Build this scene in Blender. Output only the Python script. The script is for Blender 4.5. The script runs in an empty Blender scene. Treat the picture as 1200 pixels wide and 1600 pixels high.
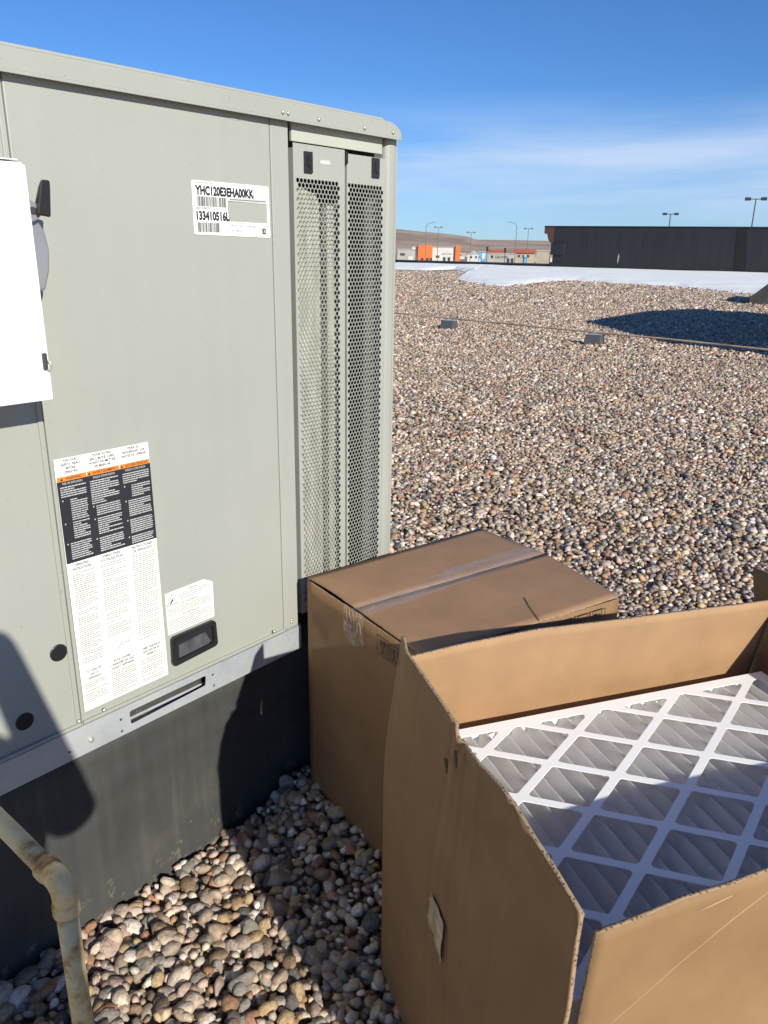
import bpy, bmesh, math, random
import numpy as np
from mathutils import Vector, Matrix, noise as mnoise

rnd = random.Random(7)
C = bpy.context.scene.collection
scn = bpy.context.scene

# ------------------------------------------------------------------ camera, sky, sun, exposure
cam_d = bpy.data.cameras.new('camera')
cam = bpy.data.objects.new('camera', cam_d)
C.objects.link(cam)
RIGHT = Vector((0.649194, -0.760478, 0.014848))
DOWN = Vector((-0.233394, -0.217744, -0.947689))
FWD = Vector((0.723930, 0.611768, -0.318849))
cam.matrix_world = Matrix(((RIGHT.x, -DOWN.x, -FWD.x, 0.0),
                           (RIGHT.y, -DOWN.y, -FWD.y, 0.0),
                           (RIGHT.z, -DOWN.z, -FWD.z, 1.5),
                           (0, 0, 0, 1)))
cam_d.sensor_fit = 'VERTICAL'
cam_d.angle = 2 * math.atan(800.0 / 1224.0)
cam_d.clip_start = 0.02
cam_d.clip_end = 20000
scn.camera = cam

SUN_AZ, SUN_EL = math.radians(72), math.radians(26)      # direction the light travels / height of the sun
SUND = Vector((math.cos(SUN_EL) * math.cos(SUN_AZ), math.cos(SUN_EL) * math.sin(SUN_AZ), -math.sin(SUN_EL)))
sun_d = bpy.data.lights.new('sun', 'SUN')
sun_d.energy = 5.0
sun_d.angle = math.radians(0.53)
sun_d.color = (1.0, 0.955, 0.86)
sun = bpy.data.objects.new('sun', sun_d)
C.objects.link(sun)
sun.rotation_euler = SUND.to_track_quat('-Z', 'Y').to_euler()
sun.location = (-3, -10, 8)

world = bpy.data.worlds.new('World')
scn.world = world
world.use_nodes = True
wn, wl = world.node_tree.nodes, world.node_tree.links
wn.clear()
w_out = wn.new('ShaderNodeOutputWorld')
w_bg = wn.new('ShaderNodeBackground')
w_bg.inputs['Strength'].default_value = 0.074
sky = wn.new('ShaderNodeTexSky')
sky.sky_type = 'NISHITA'
sky.sun_disc = False
sky.sun_elevation = SUN_EL
sky.sun_rotation = math.atan2(-SUND.x, -SUND.y)
sky.altitude = 600
sky.air_density = 1.0
sky.dust_density = 0.15
sky.ozone_density = 3.5
# thin streaky cloud low over the horizon
tc = wn.new('ShaderNodeTexCoord')
mp = wn.new('ShaderNodeMapping')
mp.inputs['Scale'].default_value = (1.5, 1.5, 13.0)
mp.inputs['Rotation'].default_value = (0.03, -0.02, 0.0)
nz = wn.new('ShaderNodeTexNoise')
nz.inputs['Scale'].default_value = 1.5
nz.inputs['Detail'].default_value = 5
nz.inputs['Roughness'].default_value = 0.55
nz.inputs['Distortion'].default_value = 0.25
wl.new(tc.outputs['Generated'], mp.inputs['Vector'])
wl.new(mp.outputs['Vector'], nz.inputs['Vector'])
cr = wn.new('ShaderNodeValToRGB')
cr.color_ramp.elements[0].position = 0.26
cr.color_ramp.elements[0].color = (0, 0, 0, 1)
cr.color_ramp.elements[1].position = 0.60
cr.color_ramp.elements[1].color = (1, 1, 1, 1)
wl.new(nz.outputs['Fac'], cr.inputs['Fac'])
sx = wn.new('ShaderNodeSeparateXYZ')
wl.new(tc.outputs['Generated'], sx.inputs['Vector'])
band = wn.new('ShaderNodeValToRGB')                       # cloud only between about 1 and 9 degrees up
e = band.color_ramp.elements
e[0].position = 0.0; e[0].color = (0.45, 0.45, 0.45, 1)
e[1].position = 0.17; e[1].color = (0, 0, 0, 1)
for p, v in ((0.02, 0.35), (0.045, 0.55), (0.075, 0.9), (0.105, 0.85), (0.135, 0.35)):
    q = e.new(p); q.color = (v, v, v, 1)
wl.new(sx.outputs['Z'], band.inputs['Fac'])
mm = wn.new('ShaderNodeMath'); mm.operation = 'MULTIPLY'
wl.new(cr.outputs['Color'], mm.inputs[0]); wl.new(band.outputs['Color'], mm.inputs[1])
mm2 = wn.new('ShaderNodeMath'); mm2.operation = 'MULTIPLY'; mm2.inputs[1].default_value = 0.95
wl.new(mm.outputs[0], mm2.inputs[0])
tint = wn.new('ShaderNodeMixRGB'); tint.blend_type = 'MULTIPLY'; tint.inputs['Fac'].default_value = 1.0
tint.inputs['Color2'].default_value = (0.60, 0.97, 1.46, 1)
wl.new(sky.outputs['Color'], tint.inputs['Color1'])
mx = wn.new('ShaderNodeMixRGB')
mx.inputs['Color2'].default_value = (7.6, 9.2, 11.8, 1)
wl.new(mm2.outputs[0], mx.inputs['Fac'])
wl.new(tint.outputs['Color'], mx.inputs['Color1'])
wl.new(mx.outputs['Color'], w_bg.inputs['Color'])
wl.new(w_bg.outputs['Background'], w_out.inputs['Surface'])

scn.view_settings.view_transform = 'Standard'
scn.view_settings.look = 'None'
scn.view_settings.exposure = 0.15
scn.view_settings.gamma = 1.0
scn.view_settings.use_curve_mapping = False

# ------------------------------------------------------------------ materials
def new_mat(name):
    m = bpy.data.materials.new(name)
    m.use_nodes = True
    return m, m.node_tree.nodes, m.node_tree.links, m.node_tree.nodes['Principled BSDF']

def ramp(nodes, stops, interp='LINEAR'):
    r = nodes.new('ShaderNodeValToRGB')
    r.color_ramp.interpolation = interp
    els = r.color_ramp.elements
    while len(els) > 1:
        els.remove(els[-1])
    els[0].position = stops[0][0]; els[0].color = (*stops[0][1], 1)
    for p, c in stops[1:]:
        q = els.new(p); q.color = (*c, 1)
    return r

def coords(nodes, links, kind='Object', scale=(1, 1, 1), rot=(0, 0, 0)):
    t = nodes.new('ShaderNodeTexCoord'); m = nodes.new('ShaderNodeMapping')
    m.inputs['Scale'].default_value = scale
    m.inputs['Rotation'].default_value = rot
    links.new(t.outputs[kind], m.inputs['Vector'])
    return m.outputs['Vector']

def mat(name, col, rough=0.6, metal=0.0, vary=0.06, vscale=6.0, bump=0.0, bscale=80.0, stretch=(1, 1, 1), spec=0.5):
    """colour with soft mottling, roughness variation and fine relief"""
    m, N, Lk, b = new_mat(name)
    v = coords(N, Lk, 'Object', stretch)
    n = N.new('ShaderNodeTexNoise'); n.inputs['Scale'].default_value = vscale; n.inputs['Detail'].default_value = 6
    Lk.new(v, n.inputs['Vector'])
    lo = tuple(c * (1 - vary * 2) for c in col); hi = tuple(min(1, c * (1 + vary * 2)) for c in col)
    r = ramp(N, [(0.3, lo), (0.7, hi)])
    Lk.new(n.outputs['Fac'], r.inputs['Fac'])
    Lk.new(r.outputs['Color'], b.inputs['Base Color'])
    b.inputs['Metallic'].default_value = metal
    b.inputs['Specular IOR Level'].default_value = spec
    mr = N.new('ShaderNodeMapRange')
    mr.inputs['To Min'].default_value = max(0.02, rough - 0.08); mr.inputs['To Max'].default_value = min(1, rough + 0.08)
    Lk.new(n.outputs['Fac'], mr.inputs['Value']); Lk.new(mr.outputs['Result'], b.inputs['Roughness'])
    if bump:
        n2 = N.new('ShaderNodeTexNoise'); n2.inputs['Scale'].default_value = bscale; n2.inputs['Detail'].default_value = 4
        Lk.new(v, n2.inputs['Vector'])
        bp = N.new('ShaderNodeBump'); bp.inputs['Strength'].default_value = bump; bp.inputs['Distance'].default_value = 0.004
        Lk.new(n2.outputs['Fac'], bp.inputs['Height']); Lk.new(bp.outputs['Normal'], b.inputs['Normal'])
    return m

CAB = (0.362, 0.368, 0.318)
M = {}
def cabinet_paint():
    m, N, Lk, b = new_mat('cabinet_paint')
    v = coords(N, Lk, 'Object')
    n = N.new('ShaderNodeTexNoise'); n.inputs['Scale'].default_value = 2.2; n.inputs['Detail'].default_value = 7
    Lk.new(v, n.inputs['Vector'])
    vs_ = coords(N, Lk, 'Object', (16, 16, .7))
    st = N.new('ShaderNodeTexNoise'); st.inputs['Scale'].default_value = 1.6; st.inputs['Detail'].default_value = 7; st.inputs['Roughness'].default_value = .6
    Lk.new(vs_, st.inputs['Vector'])
    ad = N.new('ShaderNodeMath'); ad.operation = 'MULTIPLY_ADD'; ad.inputs[1].default_value = .45
    Lk.new(st.outputs['Fac'], ad.inputs[0]); Lk.new(n.outputs['Fac'], ad.inputs[2])
    r = ramp(N, [(.45, tuple(c * .955 for c in CAB)), (.72, CAB), (.95, tuple(c * 1.035 for c in CAB))])
    Lk.new(ad.outputs[0], r.inputs['Fac'])
    sp = N.new('ShaderNodeTexNoise'); sp.inputs['Scale'].default_value = 120; sp.inputs['Detail'].default_value = 2
    Lk.new(v, sp.inputs['Vector'])
    sr = ramp(N, [(.27, (.80, .78, .72)), (.31, (1, 1, 1))])
    Lk.new(sp.outputs['Fac'], sr.inputs['Fac'])
    mu = N.new('ShaderNodeMixRGB'); mu.blend_type = 'MULTIPLY'; mu.inputs['Fac'].default_value = 1
    Lk.new(r.outputs['Color'], mu.inputs['Color1']); Lk.new(sr.outputs['Color'], mu.inputs['Color2'])
    Lk.new(mu.outputs['Color'], b.inputs['Base Color'])
    mr = N.new('ShaderNodeMapRange'); mr.inputs['To Min'].default_value = .36; mr.inputs['To Max'].default_value = .52
    Lk.new(st.outputs['Fac'], mr.inputs['Value']); Lk.new(mr.outputs['Result'], b.inputs['Roughness'])
    wv = N.new('ShaderNodeTexNoise'); wv.inputs['Scale'].default_value = 3.2; wv.inputs['Detail'].default_value = 1
    Lk.new(v, wv.inputs['Vector'])
    bp = N.new('ShaderNodeBump'); bp.inputs['Strength'].default_value = .35; bp.inputs['Distance'].default_value = .012
    Lk.new(wv.outputs['Fac'], bp.inputs['Height'])
    bp2 = N.new('ShaderNodeBump'); bp2.inputs['Strength'].default_value = .04; bp2.inputs['Distance'].default_value = .003
    f = N.new('ShaderNodeTexNoise'); f.inputs['Scale'].default_value = 260; Lk.new(v, f.inputs['Vector'])
    Lk.new(f.outputs['Fac'], bp2.inputs['Height']); Lk.new(bp.outputs['Normal'], bp2.inputs['Normal'])
    Lk.new(bp2.outputs['Normal'], b.inputs['Normal'])
    return m
M['cabinet'] = cabinet_paint()
M['cabinet_core'] = mat('cabinet_core', (0.10, 0.105, 0.09), 0.6)
M['header'] = mat('header_paint', (0.46, 0.47, 0.39), 0.5, vary=0.02)
M['bright_paint'] = mat('fresh_paint', (0.72, 0.73, 0.66), 0.4)
M['white'] = mat('white_enamel', (0.88, 0.89, 0.90), 0.3, vary=0.01, vscale=2)
M['label'] = mat('label_paper', (0.87, 0.86, 0.81), 0.5, vary=0.015, vscale=9)
M['ink'] = mat('black_ink', (0.022, 0.024, 0.03), 0.5)
M['ink_grey'] = mat('grey_print', (0.17, 0.16, 0.12), 0.6)
M['ink_pale'] = mat('pale_print', (0.50, 0.50, 0.48), 0.6)
M['orange'] = mat('orange_print', (0.78, 0.24, 0.03), 0.5)
M['black_plastic'] = mat('black_plastic', (0.02, 0.021, 0.023), 0.35, bump=0.05, bscale=300)
M['dark'] = mat('dark_interior', (0.012, 0.012, 0.012), 0.9)  # near-black colour standing in for shade in recesses and behind the guards
M['coil'] = mat('coil_metal', (0.38, 0.37, 0.30), 0.5, vary=0.15, vscale=40, stretch=(1, 1, .2))
M['screw'] = mat('zinc_screw', (0.62, 0.60, 0.50), 0.3, metal=0.6)
M['film'] = mat('film_reflection', (0.085, 0.09, 0.10), 0.12, vary=0.2, vscale=30, bump=0.3, bscale=40)
M['grey_metal'] = mat('grey_switch_metal', (0.33, 0.34, 0.35), 0.35, metal=0.35, vary=0.05)
M['dark_metal'] = mat('dark_metal', (0.06, 0.06, 0.06), 0.5, metal=0.3)
M['phone'] = mat('phone_glass', (0.02, 0.02, 0.02), 0.1)
M['skin'] = mat('skin', (0.52, 0.33, 0.25), 0.5)
M['jacket'] = mat('jacket_cloth', (0.05, 0.06, 0.09), 0.85, bump=0.2)
M['trousers'] = mat('trouser_cloth', (0.07, 0.07, 0.07), 0.9, bump=0.2)
M['shoe'] = mat('shoe_leather', (0.04, 0.03, 0.02), 0.5)
M['hair'] = mat('hair', (0.04, 0.025, 0.015), 0.6, bump=0.4)

def galvanised():
    m, N, Lk, b = new_mat('galvanised_steel')
    v = coords(N, Lk, 'Object', (1, 1, 1))
    vo = N.new('ShaderNodeTexVoronoi'); vo.inputs['Scale'].default_value = 90
    Lk.new(v, vo.inputs['Vector'])
    n = N.new('ShaderNodeTexNoise'); n.inputs['Scale'].default_value = 7; n.inputs['Detail'].default_value = 8
    Lk.new(v, n.inputs['Vector'])
    r = ramp(N, [(0.25, (0.36, 0.40, 0.42)), (0.5, (0.50, 0.54, 0.55)), (0.75, (0.60, 0.62, 0.61))])
    mxn = N.new('ShaderNodeMath'); mxn.operation = 'MULTIPLY_ADD'; mxn.inputs[1].default_value = 0.12
    Lk.new(vo.outputs['Color'], mxn.inputs[0]); Lk.new(n.outputs['Fac'], mxn.inputs[2])
    Lk.new(mxn.outputs[0], r.inputs['Fac']); Lk.new(r.outputs['Color'], b.inputs['Base Color'])
    b.inputs['Metallic'].default_value = 0.35
    b.inputs['Roughness'].default_value = 0.45
    return m
M['galv'] = galvanised()

def membrane():
    m, N, Lk, b = new_mat('black_roof_membrane')
    v = coords(N, Lk, 'Object')
    n = N.new('ShaderNodeTexNoise'); n.inputs['Scale'].default_value = 3.5; n.inputs['Detail'].default_value = 9; n.inputs['Roughness'].default_value = 0.65
    Lk.new(v, n.inputs['Vector'])
    v2 = coords(N, Lk, 'Object', (22, 22, 1.1))
    n2 = N.new('ShaderNodeTexNoise'); n2.inputs['Scale'].default_value = 2.0; n2.inputs['Detail'].default_value = 5
    Lk.new(v2, n2.inputs['Vector'])
    ad = N.new('ShaderNodeMath'); ad.operation = 'MULTIPLY_ADD'; ad.inputs[1].default_value = 0.45
    Lk.new(n2.outputs['Fac'], ad.inputs[0]); Lk.new(n.outputs['Fac'], ad.inputs[2])
    r = ramp(N, [(0.45, (0.036, 0.036, 0.035)), (0.8, (0.062, 0.061, 0.057)), (1.0, (0.095, 0.09, 0.078))])
    Lk.new(ad.outputs[0], r.inputs['Fac'])
    # dried dust splashes low down
    v3 = coords(N, Lk, 'Object')
    n3 = N.new('ShaderNodeTexNoise'); n3.inputs['Scale'].default_value = 26; n3.inputs['Detail'].default_value = 8; n3.inputs['Roughness'].default_value = 0.7
    Lk.new(v3, n3.inputs['Vector'])
    s = N.new('ShaderNodeSeparateXYZ'); Lk.new(v3, s.inputs['Vector'])
    low = N.new('ShaderNodeMapRange'); low.inputs['From Min'].default_value = 0.20; low.inputs['From Max'].default_value = 0.0
    low.inputs['To Min'].default_value = -0.10; low.inputs['To Max'].default_value = 0.04
    Lk.new(s.outputs['Z'], low.inputs['Value'])
    a2 = N.new('ShaderNodeMath'); a2.operation = 'ADD'; Lk.new(n3.outputs['Fac'], a2.inputs[0]); Lk.new(low.outputs['Result'], a2.inputs[1])
    r2 = ramp(N, [(0.585, (0, 0, 0)), (0.72, (1, 1, 1))])
    Lk.new(a2.outputs[0], r2.inputs['Fac'])
    mxc = N.new('ShaderNodeMixRGB'); mxc.inputs['Color2'].default_value = (0.22, 0.19, 0.13, 1)
    Lk.new(r2.outputs['Color'], mxc.inputs['Fac']); Lk.new(r.outputs['Color'], mxc.inputs['Color1'])
    Lk.new(mxc.outputs['Color'], b.inputs['Base Color'])
    b.inputs['Roughness'].default_value = 0.62
    bp = N.new('ShaderNodeBump'); bp.inputs['Strength'].default_value = 0.25; bp.inputs['Distance'].default_value = 0.01
    Lk.new(n.outputs['Fac'], bp.inputs['Height']); Lk.new(bp.outputs['Normal'], b.inputs['Normal'])
    return m
M['membrane'] = membrane()

def cardboard(name, col, rib_axis=None, rib=0.0):
    m, N, Lk, b = new_mat(name)
    v = coords(N, Lk, 'Object')
    n = N.new('ShaderNodeTexNoise'); n.inputs['Scale'].default_value = 7; n.inputs['Detail'].default_value = 8; n.inputs['Roughness'].default_value = 0.6
    Lk.new(v, n.inputs['Vector'])
    f = N.new('ShaderNodeTexNoise'); f.inputs['Scale'].default_value = 420; f.inputs['Detail'].default_value = 3
    Lk.new(v, f.inputs['Vector'])
    ad = N.new('ShaderNodeMath'); ad.operation = 'MULTIPLY_ADD'; ad.inputs[1].default_value = 0.22
    Lk.new(f.outputs['Fac'], ad.inputs[0]); Lk.new(n.outputs['Fac'], ad.inputs[2])
    lo = tuple(c * 0.86 for c in col); hi = tuple(c * 1.10 for c in col)
    r = ramp(N, [(0.42, lo), (0.8, hi)])
    Lk.new(ad.outputs[0], r.inputs['Fac']); Lk.new(r.outputs['Color'], b.inputs['Base Color'])
    b.inputs['Roughness'].default_value = 0.72
    b.inputs['Specular IOR Level'].default_value = 0.3
    if rib_axis:
        w = N.new('ShaderNodeTexWave'); w.wave_type = 'BANDS'; w.bands_direction = rib_axis
        w.inputs['Scale'].default_value = 45; w.inputs['Distortion'].default_value = 0.4; w.inputs['Detail'].default_value = 1
        Lk.new(v, w.inputs['Vector'])
        a3 = N.new('ShaderNodeMath'); a3.operation = 'MULTIPLY_ADD'; a3.inputs[1].default_value = rib
        Lk.new(w.outputs['Fac'], a3.inputs[0]); Lk.new(n.outputs['Fac'], a3.inputs[2])
        src = a3.outputs[0]
    else:
        src = n.outputs['Fac']
    bp = N.new('ShaderNodeBump'); bp.inputs['Strength'].default_value = 0.15; bp.inputs['Distance'].default_value = 0.004
    Lk.new(src, bp.inputs['Height']); Lk.new(bp.outputs['Normal'], b.inputs['Normal'])
    return m
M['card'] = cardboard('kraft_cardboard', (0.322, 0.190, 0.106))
M['card_shaded'] = cardboard('kraft_cardboard_shaded', (0.262, 0.150, 0.070))  # same board as the top flaps, darkened in colour for the sides' shade
M['card_open'] = cardboard('kraft_cardboard_ribbed', (0.275, 0.163, 0.076), 'Y', 0.10)
M['card_in'] = cardboard('kraft_inside', (0.395, 0.238, 0.122))

def card_edge():
    m, N, Lk, b = new_mat('corrugated_cut_edge')
    v = coords(N, Lk, 'Object', (1, 1, 1))
    w = N.new('ShaderNodeTexVoronoi'); w.inputs['Scale'].default_value = 210
    Lk.new(v, w.inputs['Vector'])
    r = ramp(N, [(0.15, (0.05, 0.03, 0.015)), (0.45, (0.36, 0.25, 0.15))])
    Lk.new(w.outputs['Distance'], r.inputs['Fac']); Lk.new(r.outputs['Color'], b.inputs['Base Color'])
    b.inputs['Roughness'].default_value = 0.9
    return m
M['card_edge'] = card_edge()

def tape():
    m, N, Lk, b = new_mat('clear_packing_tape')
    v = coords(N, Lk, 'Object', (5, 40, 20), (0, 0, 0.1))
    n = N.new('ShaderNodeTexNoise'); n.inputs['Scale'].default_value = 1.6; n.inputs['Detail'].default_value = 6; n.inputs['Distortion'].default_value = 1.2
    Lk.new(v, n.inputs['Vector'])
    bp = N.new('ShaderNodeBump'); bp.inputs['Strength'].default_value = 0.9; bp.inputs['Distance'].default_value = 0.004
    Lk.new(n.outputs['Fac'], bp.inputs['Height']); Lk.new(bp.outputs['Normal'], b.inputs['Normal'])
    r = ramp(N, [(0.42, (0.08, 0.08, 0.08)), (0.60, (0.18, 0.18, 0.18)), (0.74, (0.34, 0.34, 0.34))])
    Lk.new(n.outputs['Fac'], r.inputs['Fac']); Lk.new(r.outputs['Color'], b.inputs['Alpha'])
    b.inputs['Base Color'].default_value = (0.55, 0.50, 0.50, 1)
    b.inputs['Roughness'].default_value = 0.10
    b.inputs['Specular IOR Level'].default_value = 0.8
    return m
M['tape'] = tape()

def rusty():
    m, N, Lk, b = new_mat('yellowed_paint_with_rust')
    v = coords(N, Lk, 'Object')
    n = N.new('ShaderNodeTexNoise'); n.inputs['Scale'].default_value = 13; n.inputs['Detail'].default_value = 10; n.inputs['Roughness'].default_value = 0.62
    Lk.new(v, n.inputs['Vector'])
    r = ramp(N, [(0.44, (0.80, 0.62, 0.32)), (0.52, (0.72, 0.50, 0.22)), (0.58, (0.50, 0.28, 0.10)), (0.65, (0.20, 0.075, 0.03)), (0.8, (0.11, 0.045, 0.02))])
    Lk.new(n.outputs['Fac'], r.inputs['Fac']); Lk.new(r.outputs['Color'], b.inputs['Base Color'])
    b.inputs['Roughness'].default_value = 0.55
    bp = N.new('ShaderNodeBump'); bp.inputs['Strength'].default_value = 0.35; bp.inputs['Distance'].default_value = 0.003
    Lk.new(n.outputs['Fac'], bp.inputs['Height']); Lk.new(bp.outputs['Normal'], b.inputs['Normal'])
    return m
M['rusty'] = rusty()

def fabric():
    m, N, Lk, b = new_mat('filter_media')
    v = coords(N, Lk, 'Object')
    n = N.new('ShaderNodeTexNoise'); n.inputs['Scale'].default_value = 40; n.inputs['Detail'].default_value = 9; n.inputs['Roughness'].default_value = 0.7
    Lk.new(v, n.inputs['Vector'])
    r = ramp(N, [(0.3, (0.80, 0.78, 0.77)), (0.7, (0.92, 0.91, 0.89))])
    Lk.new(n.outputs['Fac'], r.inputs['Fac']); Lk.new(r.outputs['Color'], b.inputs['Base Color'])
    b.inputs['Roughness'].default_value = 0.95
    bp = N.new('ShaderNodeBump'); bp.inputs['Strength'].default_value = 0.5; bp.inputs['Distance'].default_value = 0.004
    Lk.new(n.outputs['Fac'], bp.inputs['Height']); Lk.new(bp.outputs['Normal'], b.inputs['Normal'])
    tr = N.new('ShaderNodeBsdfTranslucent'); tr.inputs['Color'].default_value = (0.95, 0.93, 0.91, 1)
    mxs = N.new('ShaderNodeMixShader'); mxs.inputs['Fac'].default_value = 0.62
    Lk.new(b.outputs['BSDF'], mxs.inputs[1]); Lk.new(tr.outputs['BSDF'], mxs.inputs[2])
    Lk.new(mxs.outputs['Shader'], N['Material Output'].inputs['Surface'])
    return m
M['media'] = fabric()
M['filter_card'] = mat('filter_frame_card', (0.95, 0.95, 0.93), 0.55, vary=0.01)

PAL = [(0.42, 0.31, 0.21), (0.50, 0.40, 0.29), (0.30, 0.27, 0.24), (0.13, 0.12, 0.11), (0.27, 0.18, 0.11),
       (0.36, 0.19, 0.10), (0.46, 0.34, 0.27), (0.66, 0.60, 0.52), (0.45, 0.32, 0.17), (0.24, 0.22, 0.18),
       (0.36, 0.28, 0.20), (0.42, 0.37, 0.31), (0.19, 0.14, 0.10), (0.52, 0.42, 0.31), (0.60, 0.51, 0.40), (0.37, 0.30, 0.235)]
PAL = [tuple(min(.84, (c * .90 + .10 * (r + g_ + b_) / 3) * k) for c, k in ((r, 1.17), (g_, 1.11), (b_, 1.06))) for r, g_, b_ in PAL]

def pebble_mat(source):
    m, N, Lk, b = new_mat('river_pebble_' + source)
    v = coords(N, Lk, 'Object')
    n = N.new('ShaderNodeTexNoise'); n.inputs['Scale'].default_value = 90 if source == 'field' else 2.2
    n.inputs['Detail'].default_value = 8; n.inputs['Roughness'].default_value = 0.65
    Lk.new(v, n.inputs['Vector'])
    if source == 'field':
        a = N.new('ShaderNodeAttribute'); a.attribute_name = 'stone'; base = a.outputs['Color']
    else:
        oi = N.new('ShaderNodeObjectInfo')
        r = ramp(N, [(i / len(PAL), c) for i, c in enumerate(PAL)], 'CONSTANT')
        Lk.new(oi.outputs['Random'], r.inputs['Fac']); base = r.outputs['Color']
    g = ramp(N, [(0.3, (0.62, 0.62, 0.62)), (0.55, (1, 1, 1)), (0.75, (1.3, 1.28, 1.24))])
    Lk.new(n.outputs['Fac'], g.inputs['Fac'])
    mu = N.new('ShaderNodeMixRGB'); mu.blend_type = 'MULTIPLY'; mu.inputs['Fac'].default_value = 1
    Lk.new(base, mu.inputs['Color1']); Lk.new(g.outputs['Color'], mu.inputs['Color2'])
    Lk.new(mu.outputs['Color'], b.inputs['Base Color'])
    b.inputs['Roughness'].default_value = 0.55
    b.inputs['Specular IOR Level'].default_value = 0.4
    bp = N.new('ShaderNodeBump'); bp.inputs['Strength'].default_value = 0.4
    bp.inputs['Distance'].default_value = 0.003 if source == 'field' else 0.12
    Lk.new(n.outputs['Fac'], bp.inputs['Height']); Lk.new(bp.outputs['Normal'], b.inputs['Normal'])
    return m
M['pebble_field'] = pebble_mat('field')
M['pebble_one'] = pebble_mat('single')

def far_gravel():
    m, N, Lk, b = new_mat('gravel_bed')
    v = coords(N, Lk, 'Object')
    vo = N.new('ShaderNodeTexVoronoi'); vo.inputs['Scale'].default_value = 19
    Lk.new(v, vo.inputs['Vector'])
    s = N.new('ShaderNodeSeparateColor'); Lk.new(vo.outputs['Color'], s.inputs['Color'])
    r = ramp(N, [(i / len(PAL), c) for i, c in enumerate(PAL)], 'CONSTANT')
    Lk.new(s.outputs['Red'], r.inputs['Fac'])
    dk = ramp(N, [(0.40, (1.2, 1.2, 1.2)), (0.75, (0.4, 0.36, 0.32))])  # stones brightened for sun and gaps darkened for shade, in the colour
    mul = N.new('ShaderNodeMath'); mul.operation = 'MULTIPLY'; mul.inputs[1].default_value = 1.0
    Lk.new(vo.outputs['Distance'], mul.inputs[0]); Lk.new(mul.outputs[0], dk.inputs['Fac'])
    mu = N.new('ShaderNodeMixRGB'); mu.blend_type = 'MULTIPLY'; mu.inputs['Fac'].default_value = 1
    Lk.new(r.outputs['Color'], mu.inputs['Color1']); Lk.new(dk.outputs['Color'], mu.inputs['Color2'])
    big = N.new('ShaderNodeTexNoise'); big.inputs['Scale'].default_value = 0.35; big.inputs['Detail'].default_value = 5
    Lk.new(v, big.inputs['Vector'])
    bg = ramp(N, [(0.3, (0.85, 0.84, 0.83)), (0.7, (1.12, 1.1, 1.08))])
    Lk.new(big.outputs['Fac'], bg.inputs['Fac'])
    mu2 = N.new('ShaderNodeMixRGB'); mu2.blend_type = 'MULTIPLY'; mu2.inputs['Fac'].default_value = 1
    Lk.new(mu.outputs['Color'], mu2.inputs['Color1']); Lk.new(bg.outputs['Color'], mu2.inputs['Color2'])
    Lk.new(mu2.outputs['Color'], b.inputs['Base Color'])
    b.inputs['Roughness'].default_value = 0.85
    inv = N.new('ShaderNodeMath'); inv.operation = 'SUBTRACT'; inv.inputs[0].default_value = 1.0
    Lk.new(vo.outputs['Distance'], inv.inputs[1])
    bp = N.new('ShaderNodeBump'); bp.inputs['Strength'].default_value = 0.5; bp.inputs['Distance'].default_value = 0.02
    Lk.new(inv.outputs[0], bp.inputs['Height']); Lk.new(bp.outputs['Normal'], b.inputs['Normal'])
    return m
M['gravel_bed'] = far_gravel()

def snow_mat():
    m, N, Lk, b = new_mat('snow')
    v = coords(N, Lk, 'Object', (1, .35, 1))
    n = N.new('ShaderNodeTexNoise'); n.inputs['Scale'].default_value = 0.8; n.inputs['Detail'].default_value = 9
    Lk.new(v, n.inputs['Vector'])
    r = ramp(N, [(0.35, (0.92, 0.91, 0.84)), (0.7, (0.98, 0.97, 0.89))])
    Lk.new(n.outputs['Fac'], r.inputs['Fac']); Lk.new(r.outputs['Color'], b.inputs['Base Color'])
    b.inputs['Roughness'].default_value = 0.7
    bp = N.new('ShaderNodeBump'); bp.inputs['Strength'].default_value = 0.8; bp.inputs['Distance'].default_value = 0.25
    Lk.new(n.outputs['Fac'], bp.inputs['Height']); Lk.new(bp.outputs['Normal'], b.inputs['Normal'])
    return m
M['snow'] = snow_mat()

def land_mat(name, stops, scale, stretch=(1, 1, 1)):
    m, N, Lk, b = new_mat(name)
    v = coords(N, Lk, 'Object', stretch)
    n = N.new('ShaderNodeTexNoise'); n.inputs['Scale'].default_value = scale; n.inputs['Detail'].default_value = 10; n.inputs['Roughness'].default_value = 0.62
    Lk.new(v, n.inputs['Vector'])
    r = ramp(N, stops)
    Lk.new(n.outputs['Fac'], r.inputs['Fac']); Lk.new(r.outputs['Color'], b.inputs['Base Color'])
    b.inputs['Roughness'].default_value = 0.95
    b.inputs['Specular IOR Level'].default_value = 0.1
    return m
M['plain'] = land_mat('dry_plain', [(0.3, (0.22, 0.15, 0.10)), (0.5, (0.33, 0.25, 0.17)), (0.62, (0.40, 0.32, 0.23)), (0.7, (0.25, 0.18, 0.13))], 0.02)
M['hill'] = land_mat('dry_hill', [(0.3, (0.26, 0.19, 0.14)), (0.48, (0.40, 0.30, 0.225)), (0.6, (0.48, 0.38, 0.29)), (0.72, (0.30, 0.22, 0.17))], 0.0035, (1, 1, 4))
M['house_white'] = mat('far_white_wall', (0.62, 0.60, 0.56), 0.8, vscale=0.3)
M['house_grey'] = mat('far_grey_wall', (0.40, 0.38, 0.35), 0.8, vscale=0.3)
M['house_tan'] = mat('far_tan_wall', (0.42, 0.36, 0.27), 0.8, vscale=0.3)
M['house_orange'] = mat('far_orange_wall', (0.80, 0.17, 0.035), 0.7, vscale=0.3)
M['red_roof'] = mat('far_red_roof', (0.42, 0.11, 0.05), 0.8, vscale=0.3)
M['far_blue'] = mat('far_blue_panel', (0.10, 0.33, 0.55), 0.6, vary=0.3, vscale=0.5)
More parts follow.
